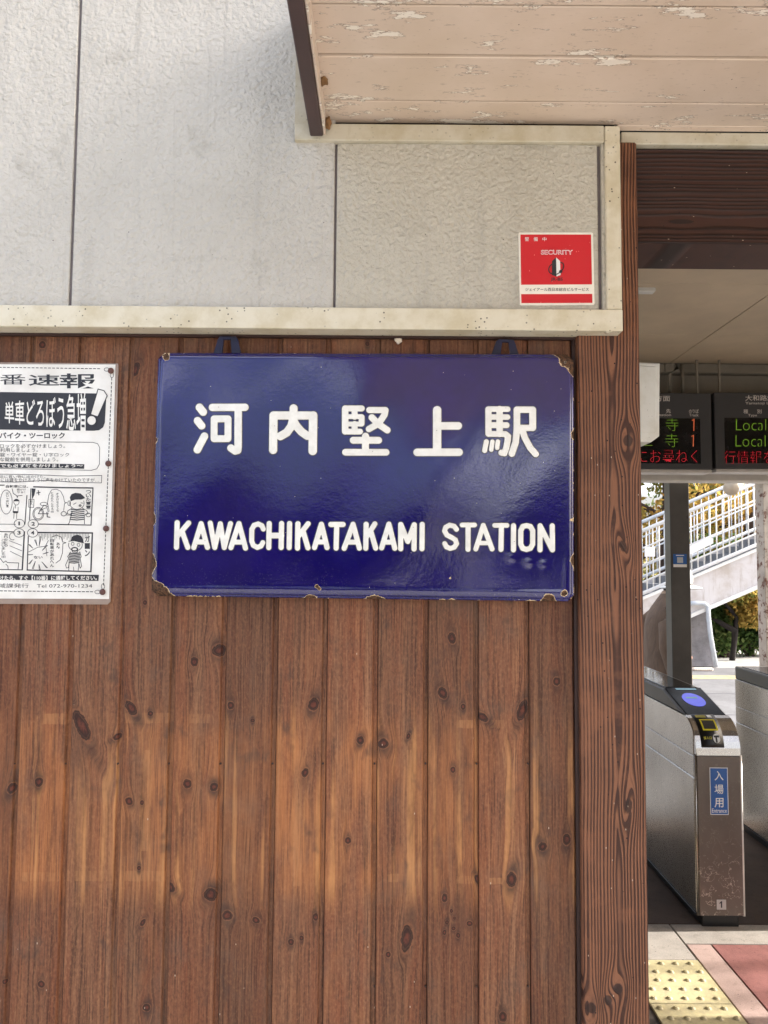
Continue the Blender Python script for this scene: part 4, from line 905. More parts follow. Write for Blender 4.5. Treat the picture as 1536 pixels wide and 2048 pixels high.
def depboard(label, x0, x1, sx0, sx1, caps, leds):
    a = W(*Z5(x0, 85), YD); b = W(*Z5(x1, 1003), YD); cz = W(*Z5(x1, 1048), YD).z
    t = thing('departure_board', label, 'departure board', ((a.x+b.x)/2, YD, cz), 'departure boards hanging over the ticket gates')
    box('housing', a.x, b.x, YD, YD+0.13, b.z, a.z, M_BOARD, t, 0.006, 2)
    box('bottom_lip', a.x+.004, b.x-.004, YD+0.004, YD+0.12, cz, b.z-.001, plain('lip_grey', srgb(206, 202, 196), .4), t, 0.004)
    c_ = W(*Z5(sx0, 390), YD-.001); d_ = W(*Z5(sx1, 937), YD-.001)
    box('screen', c_.x, d_.x, YD-0.002, YD+0.01, d_.z, c_.z, M_SCREEN, t, 0.0)
    for xx in (a.x+.06, b.x-.06): box('hanging_rod', xx-.006, xx+.006, YD+.05, YD+.062, a.z, 2.85, M_GREYBEAM, t, 0.001)
    for s_, r_, bo in caps: text_mesh('caption', s_, (*Z5(r_[0], r_[1]), *Z5(r_[2], r_[3])), YD-0.0012, M_CAP, t, bo)
    for k, (s_, r_, mt) in enumerate(leds):
        if s_ == '1':
            x1_, ya, yb = r_[2], r_[1], r_[3]; Yl = YD-.0035
            join_meshes('led_text', [flat('l', [Z5(x1_-12, ya), Z5(x1_-2, ya), Z5(x1_-5, yb), Z5(x1_-15, yb)], Yl, None, None), flat('l', [Z5(x1_-34, ya+14), Z5(x1_-13, ya+8), Z5(x1_-13, ya+18), Z5(x1_-34, ya+24)], Yl, None, None)], mt, t); continue
        text_mesh('led_text', s_, (*Z5(r_[0], r_[1]), *Z5(r_[2], r_[3])), YD-0.0035, mt, t, -0.022)
depboard('dark grey departure board partly behind the white cabinet, showing track 1', -640, 878, -560, 738,
  [('方面', (190, 125, 370, 195), .012), ('先', (322, 285, 378, 335), .01), ('Destination', (110, 340, 382, 370), .008), ('のりば', (595, 288, 710, 335), .012), ('Track', (597, 342, 710, 374), .01)],
  [('寺', (318, 395, 470, 545), L_G), ('寺', (313, 582, 467, 738), L_G), ('王', (10, 585, 160, 722), L_G), ('1', (628, 402, 662, 545), L_O), ('1', (622, 592, 656, 732), L_O), ('にお尋ねく', (-20, 775, 695, 928), L_R)])
depboard('dark grey departure board at the right edge, showing Local twice in green', 893, 2400, 1015, 2280,
  [('大和路線', (1265, 120, 1612, 188), .012), ('Yamatoji Line', (1265, 200, 1625, 240), .008), ('種', (1243, 290, 1298, 340), .01), ('別', (1405, 290, 1460, 340), .01), ('Type', (1298, 345, 1405, 382), .01)],
  [('Local', (1155, 405, 1512, 540), L_G), ('Local', (1150, 597, 1506, 732), L_G), ('行情報を', (1015, 785, 1600, 940), L_R)])
# steel post, its stickers
YQ = 3.4
sp0 = W(1342, 1150, YQ); sp1 = W(1381, 1150, YQ)
g = G('post_steel_paint'); n = g.noise(g.oc(), 5, 5, .6); v = g.voro(g.mapv(g.oc(), (1, 1, .6)), 9.0)
M_SPOST = g.finish(g.mix(g.ss(v, .10, .04), g.mix(g.ss(n, .35, .7), srgb(78, 74, 70), srgb(66, 62, 58)), srgb(50, 28, 22)), 0.5)
spost = tag(box('steel_post', sp0.x, sp1.x, YQ, YQ+0.10, -0.003, zy(962, YQ)+0.03, M_SPOST, None, 0.004, 2), 'grey painted steel post between the boards and the ticket gate', 'post')
def Z1(zx, zy_): return (1270+zx/3.011, 700+zy_/3.011)
a = W(*Z1(230, 1228), YQ-.001); b = W(*Z1(312, 1308), YQ-.001)
ns = thing('post_sticker', 'small blue and white notice sticker on the grey steel post', 'sticker', (a.x, YQ-.001, b.z))
hgt = a.z-b.z
box('blue_field', a.x, b.x, YQ-.0022, YQ-.0005, b.z+hgt*.22, a.z, plain('notice_blue', srgb(30, 92, 168), .4), ns, 0)
box('white_field', a.x, b.x, YQ-.0022, YQ-.0005, b.z, b.z+hgt*.22, M_WHITE, ns, 0)
box('pale_square', a.x+(b.x-a.x)*.28, a.x+(b.x-a.x)*.72, YQ-.0034, YQ-.0024, b.z+hgt*.32, b.z+hgt*.75, plain('notice_pale', srgb(190, 196, 200), .4), ns, 0)
box('white_line', a.x+(b.x-a.x)*.2, a.x+(b.x-a.x)*.8, YQ-.0034, YQ-.0024, b.z+hgt*.86, b.z+hgt*.92, M_WHITE, ns, 0)
# rusty roof post at the right edge, loudspeaker
YR = 5.0
a = W(1531, 1200, YR)
g = G('rusty_paint'); n = g.noise(g.oc(), 14, 5, .7); lowx = g.ss(g.sep(g.oc())[0], a.x+.05, a.x)
k = g.math('MULTIPLY', g.ss(n, .52, .62), g.math('MULTIPLY_ADD', lowx, .9, .25))
M_RUSTY = g.finish(g.mix(k, g.mix(g.ss(g.noise(g.oc(), 4, 3), .3, .7), srgb(190, 180, 168), srgb(160, 150, 138)), srgb(92, 50, 34)), .6)
rp = tag(box('roof_post', a.x, a.x+.14, YR, YR+.14, -0.003, 2.9, M_RUSTY, None, .006), 'off white platform roof post with rust spots at the right edge', 'post')
rf = thing('platform_roof', 'pale platform canopy edge above the rusty post', 'roof', (3, 5, 2.5))
box('eaves_beam', 0.8, 9, 4.96, 5.16, zy(958, 4.96)-.0, 2.95, plain('eave_paint', srgb(212, 206, 196), .6), rf, .004)
sph = thing('loudspeaker', 'beige horn loudspeaker hanging under the canopy edge', 'loudspeaker', W(1470, 972, 4.6))
M_HORN = plain('horn_beige', srgb(206, 192, 172), .5)
bm = bmesh.new(); c0 = W(1484, 966, 4.7); c1 = W(1462, 976, 4.5); tube_bm(bm, [c0, c0.lerp(c1, .4), c0.lerp(c1, .75), c1], [.022, .026, .042, .062], 16); bm_obj('horn', bm, M_HORN, sph, True)
tube('bracket_arm', [c0, c0+Vector((.05, .06, .05)), (c0.x+.06, 4.9, zy(955, 4.9))], .008, M_HORN, sph)

# ================================================================== ticket gates
M_STEEL = steel_mat('brushed_steel', (0.52, 0.49, 0.44, 1), 0.27, (1, 1, 30))
M_NOSE = steel_mat('nose_steel', (0.60, 0.58, 0.55, 1), 0.20, (30, 1, 1))
M_FRONT = steel_mat('front_panel_brown', srgb(118, 108, 99), 0.40, (1, 1, 20), 0.8)
M_LID = plain('lid_grey', srgb(84, 82, 76), .45)
M_GLASS = plain('display_glass', srgb(5, 5, 6), .2, var=.02, spec=.06)
GX0, GX1, GY0, GY1 = 1.401, 1.604, 1.916, 3.15
def arc_nose(off=0.0, n=8):
    pts = []
    p0, p1, p2 = Vector((GY0-off, .746)), Vector((GY0-off+.004, .872+off)), Vector((GY0+.11, .897+off))
    for k in range(n+1):
        t = k/n; pts.append(tuple(p0*(1-t)**2+p1*2*t*(1-t)+p2*t*t))
    return pts
def make_gate():
    t = thing('ticket_gate', 'steel ticket gate with blue entrance sticker and black display, nearest the timber post', 'ticket gate', ((GX0+GX1)/2, (GY0+GY1)/2, 0), 'station ticket gates')
    box('base', GX0+.02, GX1-.02, GY0+.012, GY1-.01, -0.003, .06, M_BLACK, t, .004)
    box('core', GX0+.006, GX1-.006, GY0+.026, GY1-.006, .055, .75, M_BLACK, t, 0)
    box('lower_panel', GX0, GX1, GY0+.022, GY1, .055, .640, M_STEEL, t, .003)
    box('skirting', GX0-.006, GX1+.006, GY0+.02, GY1, .045, .054, M_BLACK, t, .001)
    box('middle_panel', GX0, GX1, GY0+.022, GY1, .6435, .735, M_STEEL, t, .002)
    prof = [(GY0+.022, .7375)]+[p for p in arc_nose(0, 16) if p[0] > GY0+.022]+[(GY0+.118, .8975), (GY1, .8975), (GY1, .7375)]
    prism('upper_panel', prof, 'x', GX0, GX1, M_STEEL, t, .002)
    nose = arc_nose(.004)+[(GY0+.11, .885)]+[(GY0+.03, .746)]
    prism('nose', nose, 'x', GX0+.002, GX1-.002, M_NOSE, t, .002, False)
    box('front_panel', GX0+.004, GX1-.004, GY0-.004, GY0+.02, .052, .7435, M_FRONT, t, .004, 2)
    tube('edge_bar', [(GX1-.001, GY0+.004, .05), (GX1-.001, GY0+.004, .744)], .006, plain('sunlit_edge', srgb(226, 222, 214), .35, .2), t, 10)  # pale bar added for the sunlit edge, brightness in its colour
    tube('edge_bar', [(GX0+.001, GY0+.006, .05), (GX0+.001, GY0+.006, .744)], .005, M_STEEL, t, 10)
    prism('top_cover', [(GY0+.12, .899), (GY1, .899), (GY1, .975), (GY0+.39, .975)], 'x', GX0+.001, GX1-.001, M_LID, t, .006)
    prism('tray', [(GY0+.42, .9755), (GY1-.05, .9755), (GY1-.05, .979), (GY0+.42, .979)], 'x', GX0+.02, GX1-.02, plain('tray_glass', srgb(40, 38, 36), .08), t, .002)
    # sloped display
    ys0, zs0, ys1, zs1 = GY0+.112, .902, GY0+.385, .981
    d = prism('display', [(ys0, zs0), (ys1, zs1), (ys1+.01, zs1-.02), (ys0+.01, zs0-.02)], 'x', GX0+.012, GX1-.012, M_GLASS, t, .003)
    nrm = Vector((0, -(zs1-zs0), (ys1-ys0))).normalized()
    def on_disp(u, v, h=.0012): return Vector((GX0+u*(GX1-GX0), ys0+v*(ys1-ys0), zs0+v*(zs1-zs0)))+nrm*h
    em = G('display_blue').finish((.02, .03, .3, 1), .2, emit=srgb(52, 60, 225), estr=.22)
    link('blue_disc', mesh_from('blue_disc', [on_disp(.5+.25*math.cos(a_), .53+.25*math.sin(a_)) for a_ in np.linspace(0, 6.283, 29)[:-1]], [list(range(28))]), em, d)
    em2 = G('display_text').finish((.02, .1, .1, 1), .2, emit=srgb(70, 130, 150), estr=.18)
    link('disc_text', mesh_from('disc_text', [on_disp(a_, b_, .0016) for a_, b_ in ((.36, .57), (.62, .57), (.62, .63), (.36, .63))], [(0, 1, 2, 3)]), em2, d)
    link('status_line', mesh_from('status_line', [on_disp(a_, b_, .0014) for a_, b_ in ((.28, .90), (.78, .90), (.78, .965), (.28, .965))], [(0, 1, 2, 3)]), em2, d)
    # ticket slot panel that follows the nose
    bm = bmesh.new(); prof = arc_nose(.0075, 14); keep = [p for p in prof if p[1] > .775]
    ua, ub = GX0+.028, GX0+.128
    va = [bm.verts.new((ua, *p)) for p in keep]; vb = [bm.verts.new((ub, *p)) for p in keep]
    for i in range(len(keep)-1): bm.faces.new((va[i], vb[i], vb[i+1], va[i+1]))
    r_ = bmesh.ops.extrude_face_region(bm, geom=bm.faces[:])
    for v in r_['geom']:
        if isinstance(v, bmesh.types.BMVert): v.co.y += .006; v.co.z -= .004
    sp = bm_obj('slot_panel', bm, M_BLACK, t, True)
    def on_nose(x, s, h=.001):
        k = s*(len(keep)-1); i = min(int(k), len(keep)-2); f = k-i
        y_ = keep[i][0]*(1-f)+keep[i+1][0]*f; z_ = keep[i][1]*(1-f)+keep[i+1][1]*f
        tg = Vector((0, keep[i+1][0]-keep[i][0], keep[i+1][1]-keep[i][1])).normalized(); nn = Vector((0, -tg.z, tg.y))
        return Vector((ua+x*(ub-ua), y_, z_))+nn*h
    def patch(name, x0, s0, x1, s1, mat, h=.001, n=6):
        vs2 = []
        for k in range(n+1):
            s_ = s0+(s1-s0)*k/n; vs2 += [on_nose(x0, s_, h), on_nose(x1, s_, h)]
        return link(name, mesh_from(name, vs2, [(2*k, 2*k+1, 2*k+3, 2*k+2) for k in range(n)]), mat, sp)
    yl = plain('slot_yellow', srgb(222, 210, 40), .4, var=.04)
    patch('slot_frame', .17, .40, .86, .76, yl, .001); patch('slot_mouth', .24, .44, .79, .72, plain('slot_dark', srgb(52, 50, 48), .5), .0016)
    patch('yellow_label', .10, .83, .56, .95, plain('dim_yellow', srgb(150, 140, 40), .5), .001); patch('white_label', .64, .84, .84, .95, M_WHITE, .001)
    patch('arrow_stem', .64, .10, .72, .24, M_BLACK, .0022); 
    link('round_mark', mesh_from('round_mark', [on_nose(.70+.16*math.cos(a_), .20+.11*math.sin(a_), .0012) for a_ in np.linspace(0, 6.283, 21)[:-1]], [list(range(20))]), M_WHITE, sp)
    patch('arrow_head', .58, .22, .82, .265, M_BLACK, .0022)
    text_mesh('slot_text', '投入口', (0, 0, 1, 1), 0, yl, sp, .01, place=lambda a_, b_: on_nose(.12+.36*a_, .245-.07*b_, .0012))
    # stickers on the front
    YF = GY0-.0045
    fs = box('entrance_sticker', W(1420, 1600, YF).x, W(1456.5, 1600, YF).x, YF-.001, YF, W(1438, 1629.5, YF).z, W(1438, 1535, YF).z, M_WHITE, t, 0)
    box('blue_field', W(1421.5, 1600, YF).x, W(1455, 1600, YF).x, YF-.002, YF-.0012, W(1438, 1628, YF).z, W(1438, 1536.5, YF).z, plain('sticker_blue', srgb(48, 98, 168), .4, var=.05), fs, 0)
    for ch, y_ in (('入', 1542), ('場', 1569), ('用', 1596)): text_mesh('lettering', ch, (1429, y_, 1447, y_+19), YF-.003, M_WHITE, fs, .01)
    text_mesh('lettering', 'Entrance', (1424, 1617, 1453.5, 1625.5), YF-.003, M_WHITE, fs, .008)
    nt_ = box('number_plate', W(1433, 1810, YF).x, W(1452, 1810, YF).x, YF-.0025, YF, W(1442, 1819, YF).z, W(1442, 1799, YF).z, plain('plate_grey', srgb(190, 184, 178), .4), t, .001)
    join_meshes('lettering', [flat('n', [(1441.8, 1802.5), (1444.4, 1802.5), (1444.4, 1815.5), (1441.8, 1815.5)], YF-.0035, None, None), flat('n', [(1438.6, 1806), (1441.8, 1803), (1441.8, 1806), (1439.6, 1808)], YF-.0035, None, None)], M_INK, nt_)
    return t
gate = make_gate()
def copy_tree(o, parent=None):
    c_ = o.copy(); COL.objects.link(c_)
    if parent is not None: c_.parent = parent; c_.matrix_parent_inverse = o.matrix_parent_inverse.copy()
    for ch in list(o.children): copy_tree(ch, c_)
    return c_
gate2 = copy_tree(gate); gate2.matrix_basis = Matrix.Translation(gate.location+Vector((0.756, 0, 0)))
gate2['label'] = 'steel ticket gate cut off by the right edge of the picture'

# ================================================================== person behind the steel post
def loft(name, rings, mat, parent=None, n=20, sub=1):
    """rings: (cx, cy, z, rx, ry)"""
    bm = bmesh.new(); rr = []
    for (cx, cy, z, rx, ry) in rings:
        rr.append([bm.verts.new((cx+rx*math.cos(2*math.pi*k/n), cy+ry*math.sin(2*math.pi*k/n), z)) for k in range(n)])
    for i in range(len(rr)-1):
        for k in range(n): bm.faces.new((rr[i][k], rr[i][(k+1) % n], rr[i+1][(k+1) % n], rr[i+1][k]))
    bm.faces.new(rr[0][::-1]); bm.faces.new(rr[-1])
    o = bm_obj(name, bm, mat, parent, True)
    if sub: md = o.modifiers.new('s', 'SUBSURF'); md.levels = sub; md.render_levels = sub
    return o
YM = 4.95
hx = W(1361, 1165, YM).x; sxm = W(1338, 1260, YM).x
def zm(py): return W(1340, py, YM).z
per = thing('person', 'person in a beige coat and white brimmed hat half hidden by the steel post', 'person', (sxm, YM, 0))
vtx = [(sxm, YM, .82), (sxm-.01, YM, 1.04), (sxm+.0, YM, 1.22), (sxm+.03, YM, 1.30), (hx-.02, YM, zm(1195)), (hx, YM, zm(1168)),
       (sxm+.01, YM-.16, 1.20), (sxm-.03, YM-.21, .96), (sxm+.10, YM-.2, .80), (sxm+.01, YM+.16, 1.20), (sxm+.0, YM+.21, .96), (sxm+.13, YM+.2, .80),
       (sxm, YM-.09, .76), (sxm+.05, YM-.1, .43), (sxm-.02, YM-.1, .06), (sxm+.10, YM-.1, .03), (sxm, YM+.09, .76), (sxm+.02, YM+.1, .43), (sxm-.08, YM+.1, .06), (sxm+.04, YM+.1, .03)]
edg = [(0, 1), (1, 2), (2, 3), (3, 4), (4, 5), (2, 6), (6, 7), (7, 8), (2, 9), (9, 10), (10, 11), (0, 12), (12, 13), (13, 14), (14, 15), (0, 16), (16, 17), (17, 18), (18, 19)]
rad = [.13, .13, .11, .06, .07, .085, .06, .045, .035, .06, .045, .035, .085, .06, .04, .04, .085, .06, .04, .04]
me = bpy.data.meshes.new('body'); me.from_pydata(vtx, edg, []); bo = link('body', me, plain('skin', srgb(186, 140, 116), .6), per)
md = bo.modifiers.new('skin', 'SKIN')
for i, sv in enumerate(me.skin_vertices[0].data): sv.radius = (rad[i], rad[i]); sv.use_root = (i == 0)
bo.modifiers.new('sub', 'SUBSURF').render_levels = 2
g = G('coat_beige'); P = g.oc(); n = g.noise(g.mapv(P, (7, 7, 2.5)), 1.6, 4, .6, 1.4)
M_JKT = g.finish(g.mix(g.ss(n, .3, .7), srgb(116, 95, 78), srgb(100, 82, 68)), .85, 0, g.bump(n, 0.3, .02))
def sx(py): return W(1293 if py > 1240 else 1293+(1240-py)*.62, py, YM).x   # back outline of the coat
rings = []
for py, ry in ((1500, .26), (1440, .255), (1400, .25), (1350, .245), (1300, .24), (1260, .235), (1235, .225), (1215, .20), (1200, .15), (1190, .10), (1182, .08)):
    left = sx(py)-.012; rightx = sxm+.17-(max(0, 1260-py)*.0012); rings.append(((left+rightx)/2, YM, zm(py), (rightx-left)/2, ry))
loft('coat', rings, M_JKT, per)
for s_ in (-1, 1):
    bm = bmesh.new(); tube_bm(bm, [(sxm-.03, YM+s_*.15, zm(1222)), (sxm-.09, YM+s_*.23, zm(1245)), (sxm-.10, YM+s_*.255, zm(1290)), (sxm-.06, YM+s_*.25, zm(1330)), (sxm+.06, YM+s_*.22, zm(1350))], [.07, .08, .075, .066, .055], 12)
    bm_obj('sleeve', bm, M_JKT, per, True)
for s_ in (-1, 1):
    bm = bmesh.new(); tube_bm(bm, [(sxm+(.05 if s_ < 0 else .02), YM+s_*.1, .50), (sxm+.03, YM+s_*.1, .30), (sxm-.02 if s_ < 0 else sxm-.08, YM+s_*.1, .05)], [.09, .08, .075], 12)
    bm_obj('trouser_leg', bm, plain('trousers_dark', srgb(58, 54, 52), .9), per, True)
M_HAIR = plain('dark_hair', srgb(26, 22, 20), .6)
loft('hair', [(hx-.07, YM, zm(1187), .05, .06), (hx-.065, YM, zm(1180), .085, .085), (hx-.05, YM, zm(1168), .105, .09)], M_HAIR, per, 16)
M_CAPW = plain('hat_white', srgb(236, 236, 232), .8)
zb_ = zm(1171)
cap = loft('hat', [(hx, YM, zb_, .104, .098), (hx, YM, zb_+.05, .106, .1), (hx-.004, YM, zb_+.12, .10, .094), (hx-.008, YM, zb_+.165, .075, .07), (hx-.01, YM, zb_+.175, .02, .02)], M_CAPW, per, 20)
bm = bmesh.new(); ri = []; 
for (r_, z_) in ((.100, zb_+.006), (.14, zb_-.004), (.176, zb_-.018), (.174, zb_-.022), (.14, zb_-.010), (.10, zb_+.0)):
    ri.append([bm.verts.new((hx+r_*math.cos(a_), YM+r_*.9*math.sin(a_), z_)) for a_ in np.linspace(0, 2*math.pi, 29)[:-1]])
for i in range(len(ri)-1):
    for k in range(28): bm.faces.new((ri[i][k], ri[i][(k+1) % 28], ri[i+1][(k+1) % 28], ri[i+1][k]))
bm_obj('hat_brim', bm, M_CAPW, cap, True)
bm = bmesh.new(); ri = [[bm.verts.new((hx+r_*math.cos(a_), YM+r_*.9*math.sin(a_), z_)) for a_ in np.linspace(0, 2*math.pi, 29)[:-1]] for r_, z_ in ((.10, zb_-.004), (.14, zb_-.014), (.172, zb_-.026))]
for i in range(2):
    for k in range(28): bm.faces.new((ri[i][k], ri[i][(k+1) % 28], ri[i+1][(k+1) % 28], ri[i+1][k]))
bm_obj('brim_shade_sheet', bm, plain('brim_shade', srgb(50, 46, 44), .9), cap, True)  # dark sheet under the brim, its shade put into the colour
loft('collar', [(sxm+.02, YM, zm(1196), .10, .115), (sxm+.03, YM, zm(1188), .088, .10), (sxm+.035, YM, zm(1178), .082, .094)], plain('collar_beige', srgb(176, 152, 130), .9), per, 16)

# ================================================================== footbridge stairs beyond the platform
YT = 10.0
stair = thing('footbridge_stairs', 'white painted footbridge staircase with grid railings rising to the right', 'staircase', W(1400, 1331, YT))
M_STW = plain('stair_white', srgb(232, 230, 226), .5, var=.08, scale=2)
A = W(1270, 1068, YT); B = W(1560, 945, YT)          # hand rail line
slope = (B.z-A.z)/(B.x-A.x); xa, xb = A.x-1.2, B.x+2.5
def zr(x): return A.z+slope*(x-A.x)
rh = 0.95
def bar(name, p, q, r, parent, mat=M_STW): return tube(name, [p, q], r, mat, parent, 6)
for (yy, nm) in ((YT, 'near'), (YT+1.5, 'far')):
    mt = M_STW if nm == 'near' else plain('rail_bluegrey', srgb(206, 210, 214), .5)
    rl = bar('hand_rail', (xa, yy, zr(xa)), (xb, yy, zr(xb)), .032, stair, mt)
    for f in (.28, .55, .82): bar('middle_rail', (xa, yy, zr(xa)-rh*f), (xb, yy, zr(xb)-rh*f), .015, stair, mt)
    bar('bottom_rail', (xa, yy, zr(xa)-rh), (xb, yy, zr(xb)-rh), .03, stair, mt)
    x = xa; k = 0
    while x < xb:
        big = (k % 14 == 5)
        bar('baluster', (x, yy, zr(x)-rh), (x, yy, zr(x)), .03 if big else .0105, stair, mt); x += .098 if nm == 'near' else .13; k += 1
def para(name, y0, y1, top, bot, mat, par):
    prism(name, [(xa, zr(xa)-top), (xb, zr(xb)-top), (xb, zr(xb)-bot), (xa, zr(xa)-bot)], 'y', y0, y1, mat, par)
g = G('stringer_paint'); n = g.noise(g.mapv(g.oc(), (1, 1, 1)), 3, 5, .65); st_ = g.noise(g.mapv(g.oc(), (9, 1, 1.2)), 1.0, 4, .65); M_STR = g.finish(g.mix(g.math('MULTIPLY', g.ss(st_, .54, .72), .5), g.mix(g.ss(n, .4, .75), srgb(212, 208, 208), srgb(186, 176, 168)), srgb(150, 132, 112)), .6)
para('stringer', YT-.03, YT+.02, rh+.09, rh+.60, M_STR, stair); para('stringer_flange', YT-.08, YT+.03, rh+.602, rh+.66, M_STW, stair); para('stringer_top', YT-.07, YT+.03, rh+.055, rh+.088, M_STW, stair)
para('far_stringer', YT+1.46, YT+1.5, rh+.09, rh+.60, M_STR, stair)
k = 0; x = xa
M_STEP = concrete_mat('step_concrete', srgb(120, 122, 126), .3, False)
while x < xb-.3:
    box('step', x, x+.31, YT+.03, YT+1.45, zr(x)-rh-.34, zr(x)-rh-.06, M_STEP, stair, .004); x += .29; k += 1
# concrete support
sup0, sup1 = W(1368, 1331, YT+.4), W(1429, 1331, YT+.4); st0, st1 = W(1374, 1214, YT+.4), W(1412, 1214, YT+.4)
prism('concrete_pier', [(sup0.x, -.01), (sup1.x, -.01), (st1.x, st1.z), (st0.x, st0.z)], 'y', YT+.3, YT+1.2, concrete_mat('pier_concrete', srgb(140, 138, 142), .45, False, 3), stair, .02)
hp = [W(1378, 1207, YT-.1), W(1395, 1206, YT-.1), W(1408, 1207, YT-.1), W(1416, 1213, YT-.1), W(1417, 1235, YT-.1), W(1421, 1270, YT-.1), W(1432, 1334, YT-.1)]
tag(tube('drain_pipe', hp, .035, plain('pipe_pale', srgb(200, 206, 214), .4), None, 10), 'pale bent pipe running down beside the concrete stair pier', 'pipe')
for k in range(9):
    p = W(1388+k*4.2, 1333, YT-.12); bm = bmesh.new(); bmesh.ops.create_icosphere(bm, subdivisions=2, radius=.045)
    for v in bm.verts: v.co = Vector((v.co.x*(1+.3*math.sin(k*3)), v.co.y, v.co.z*.7))+Vector((p.x, p.y, .02))
    tag(bm_obj('white_stone', bm, plain('stone_pale', srgb(220, 204, 190), .8), None, True), 'small pale round stone in the row below the concrete pier', 'stone', 'row of pale stones at the pier')
pl = thing('railing_plate', 'white sign plate fixed to the stair railing', 'plate', W(1400, 1100, YT-.06))
q = [W(*Z1(*p), YT-.05) for p in ((330, 1180), (440, 1128), (470, 1135), (470, 1165), (330, 1235))]
prism('plate_face', [(p.x, p.z) for p in q], 'y', YT-.06, YT-.045, M_STW, pl, .002)
q = [W(*Z1(*p), YT-.05) for p in ((58, 1185), (120, 1185), (120, 1245), (58, 1245))]
pl2 = tag(prism('notice_plate', [(p.x, p.z) for p in q], 'y', YT-.06, YT-.045, M_STW, None, .002), 'small white panel on the stair railing left of the steel post', 'plate')

# ================================================================== trees and shrubs
def leaf_mat(name, cols, trans=.5):
    g = G(name); t = g.t
    r = g.node('ShaderNodeObjectInfo', 'Random'); gm = g.attr('tone')
    c = g.mix(g.ss(gm, 0.0, .5), tuple(cols[0]), tuple(cols[1])); c = g.mix(g.ss(gm, .5, 1.0), c, tuple(cols[2]))
    d = t.nodes.new('ShaderNodeBsdfDiffuse'); tr = t.nodes.new('ShaderNodeBsdfTranslucent'); mx = t.nodes.new('ShaderNodeMixShader'); mx.inputs[0].default_value = trans
    g.lk(d.inputs[0], c); g.lk(tr.inputs[0], c); t.links.new(d.outputs[0], mx.inputs[1]); t.links.new(tr.outputs[0], mx.inputs[2]); t.links.new(mx.outputs[0], g.out.inputs[0])
    return g.m
M_LY = leaf_mat('leaves_autumn', [srgb(150, 108, 58), srgb(176, 152, 84), srgb(122, 128, 72)])
M_LG = leaf_mat('leaves_green', [srgb(58, 80, 48), srgb(92, 114, 66), srgb(140, 150, 96)])
M_LD = leaf_mat('leaves_dark', [srgb(40, 58, 36), srgb(70, 92, 52), srgb(104, 120, 66)])
M_BARK = plain('bark', srgb(62, 48, 42), .9, var=.35, scale=20, bump=.6)
def leaves(name, clumps, n, size, mat, parent, seed):
    rn = np.random.default_rng(seed); V = np.empty((n*4, 3)); T = np.empty(n*4)
    ci = rn.integers(0, len(clumps), n); cl = np.array(clumps)
    dirs = rn.normal(size=(n, 3)); dirs /= np.linalg.norm(dirs, axis=1)[:, None]; rr = rn.random(n)**.45
    cen = cl[ci, :3]+dirs*rr[:, None]*cl[ci, 3:6]
    a = rn.normal(size=(n, 3)); a /= np.linalg.norm(a, axis=1)[:, None]; b = np.cross(a, rn.normal(size=(n, 3))); b /= np.linalg.norm(b, axis=1)[:, None]
    s = size*(.6+.8*rn.random(n))[:, None]
    V[0::4] = cen-a*s; V[1::4] = cen+b*s*.45; V[2::4] = cen+a*s; V[3::4] = cen-b*s*.45
    tone = np.clip(rn.random(len(clumps))[ci]*.6+rn.random(n)*.5, 0, 1); T[:] = np.repeat(tone, 4)
    me = bpy.data.meshes.new(name); me.from_pydata(V.tolist(), [], (np.arange(n*4).reshape(-1, 4)).tolist()); at = me.attributes.new('tone', 'FLOAT', 'POINT'); at.data.foreach_set('value', T)
    return link(name, me, mat, parent)
def tree(name, label, x, y, h, crown, n, size, mat, seed, group, tr=.16, lean=0.0, lowcrown=.35):
    rn = random.Random(seed); t = thing(name, label, 'tree', (x, y, 0), group)
    bm = bmesh.new(); top = Vector((x+lean, y, h*.8)); pts = [Vector((x, y, -.1)).lerp(top, k/6)+Vector((rn.uniform(-.08, .08)*k*.4, rn.uniform(-.08, .08)*k*.4, 0)) for k in range(7)]
    tube_bm(bm, pts, [tr*(1-.12*k) for k in range(7)], 8); clumps = []
    for k in range(13):
        b = pts[min(6, 1+k//2)]; ang = k*2.4+rn.random(); L = crown*(.5+.6*rn.random()); e = b+Vector((math.cos(ang)*L, math.sin(ang)*L*.8, L*(.25+.5*rn.random())))
        md_ = b.lerp(e, .5)+Vector((rn.uniform(-.2, .2), rn.uniform(-.2, .2), .15)); tube_bm(bm, [b, md_, e], [tr*.4, tr*.25, tr*.08], 6)
        for f in (.55, .8, 1.05):
            q = b.lerp(e, f); 
            if q.z > h*lowcrown*.6: clumps.append((q.x+rn.uniform(-.3, .3), q.y+rn.uniform(-.3, .3), q.z+rn.uniform(-.2, .3), crown*.26*rn.uniform(.6, 1.2), crown*.26, crown*.2*rn.uniform(.7, 1.2)))
    bm_obj('trunk', bm, M_BARK, t, True); leaves('crown', clumps, n, size, mat, t, seed); return t
for k, (x, y, h, cr, n, mt, lab) in enumerate([
    (6.0, 14.5, 6.5, 2.6, 9000, M_LY, 'yellow autumn tree behind the stairs, left of the steel post'),
    (8.3, 15.5, 7.5, 3.0, 11000, M_LY, 'orange yellow autumn tree behind the middle of the stairs'),
    (10.8, 17.0, 7.0, 3.0, 9000, M_LY, 'autumn tree behind the upper stairs by the rusty post'),
    (4.2, 18.0, 6.0, 2.8, 7000, M_LG, 'pale green tree far behind the lower stairs'),
    (6.4, 17.6, 6.4, 3.0, 10000, M_LY, 'second yellow tree further back behind the lower stairs'),
    (9.3, 20.0, 7.5, 3.4, 10000, M_LG, 'green tree far back above the stair railing')]):
    tree('autumn_tree', lab, x, y, h, cr, n, .075, mt, 20+k, 'trees beyond the footbridge stairs')
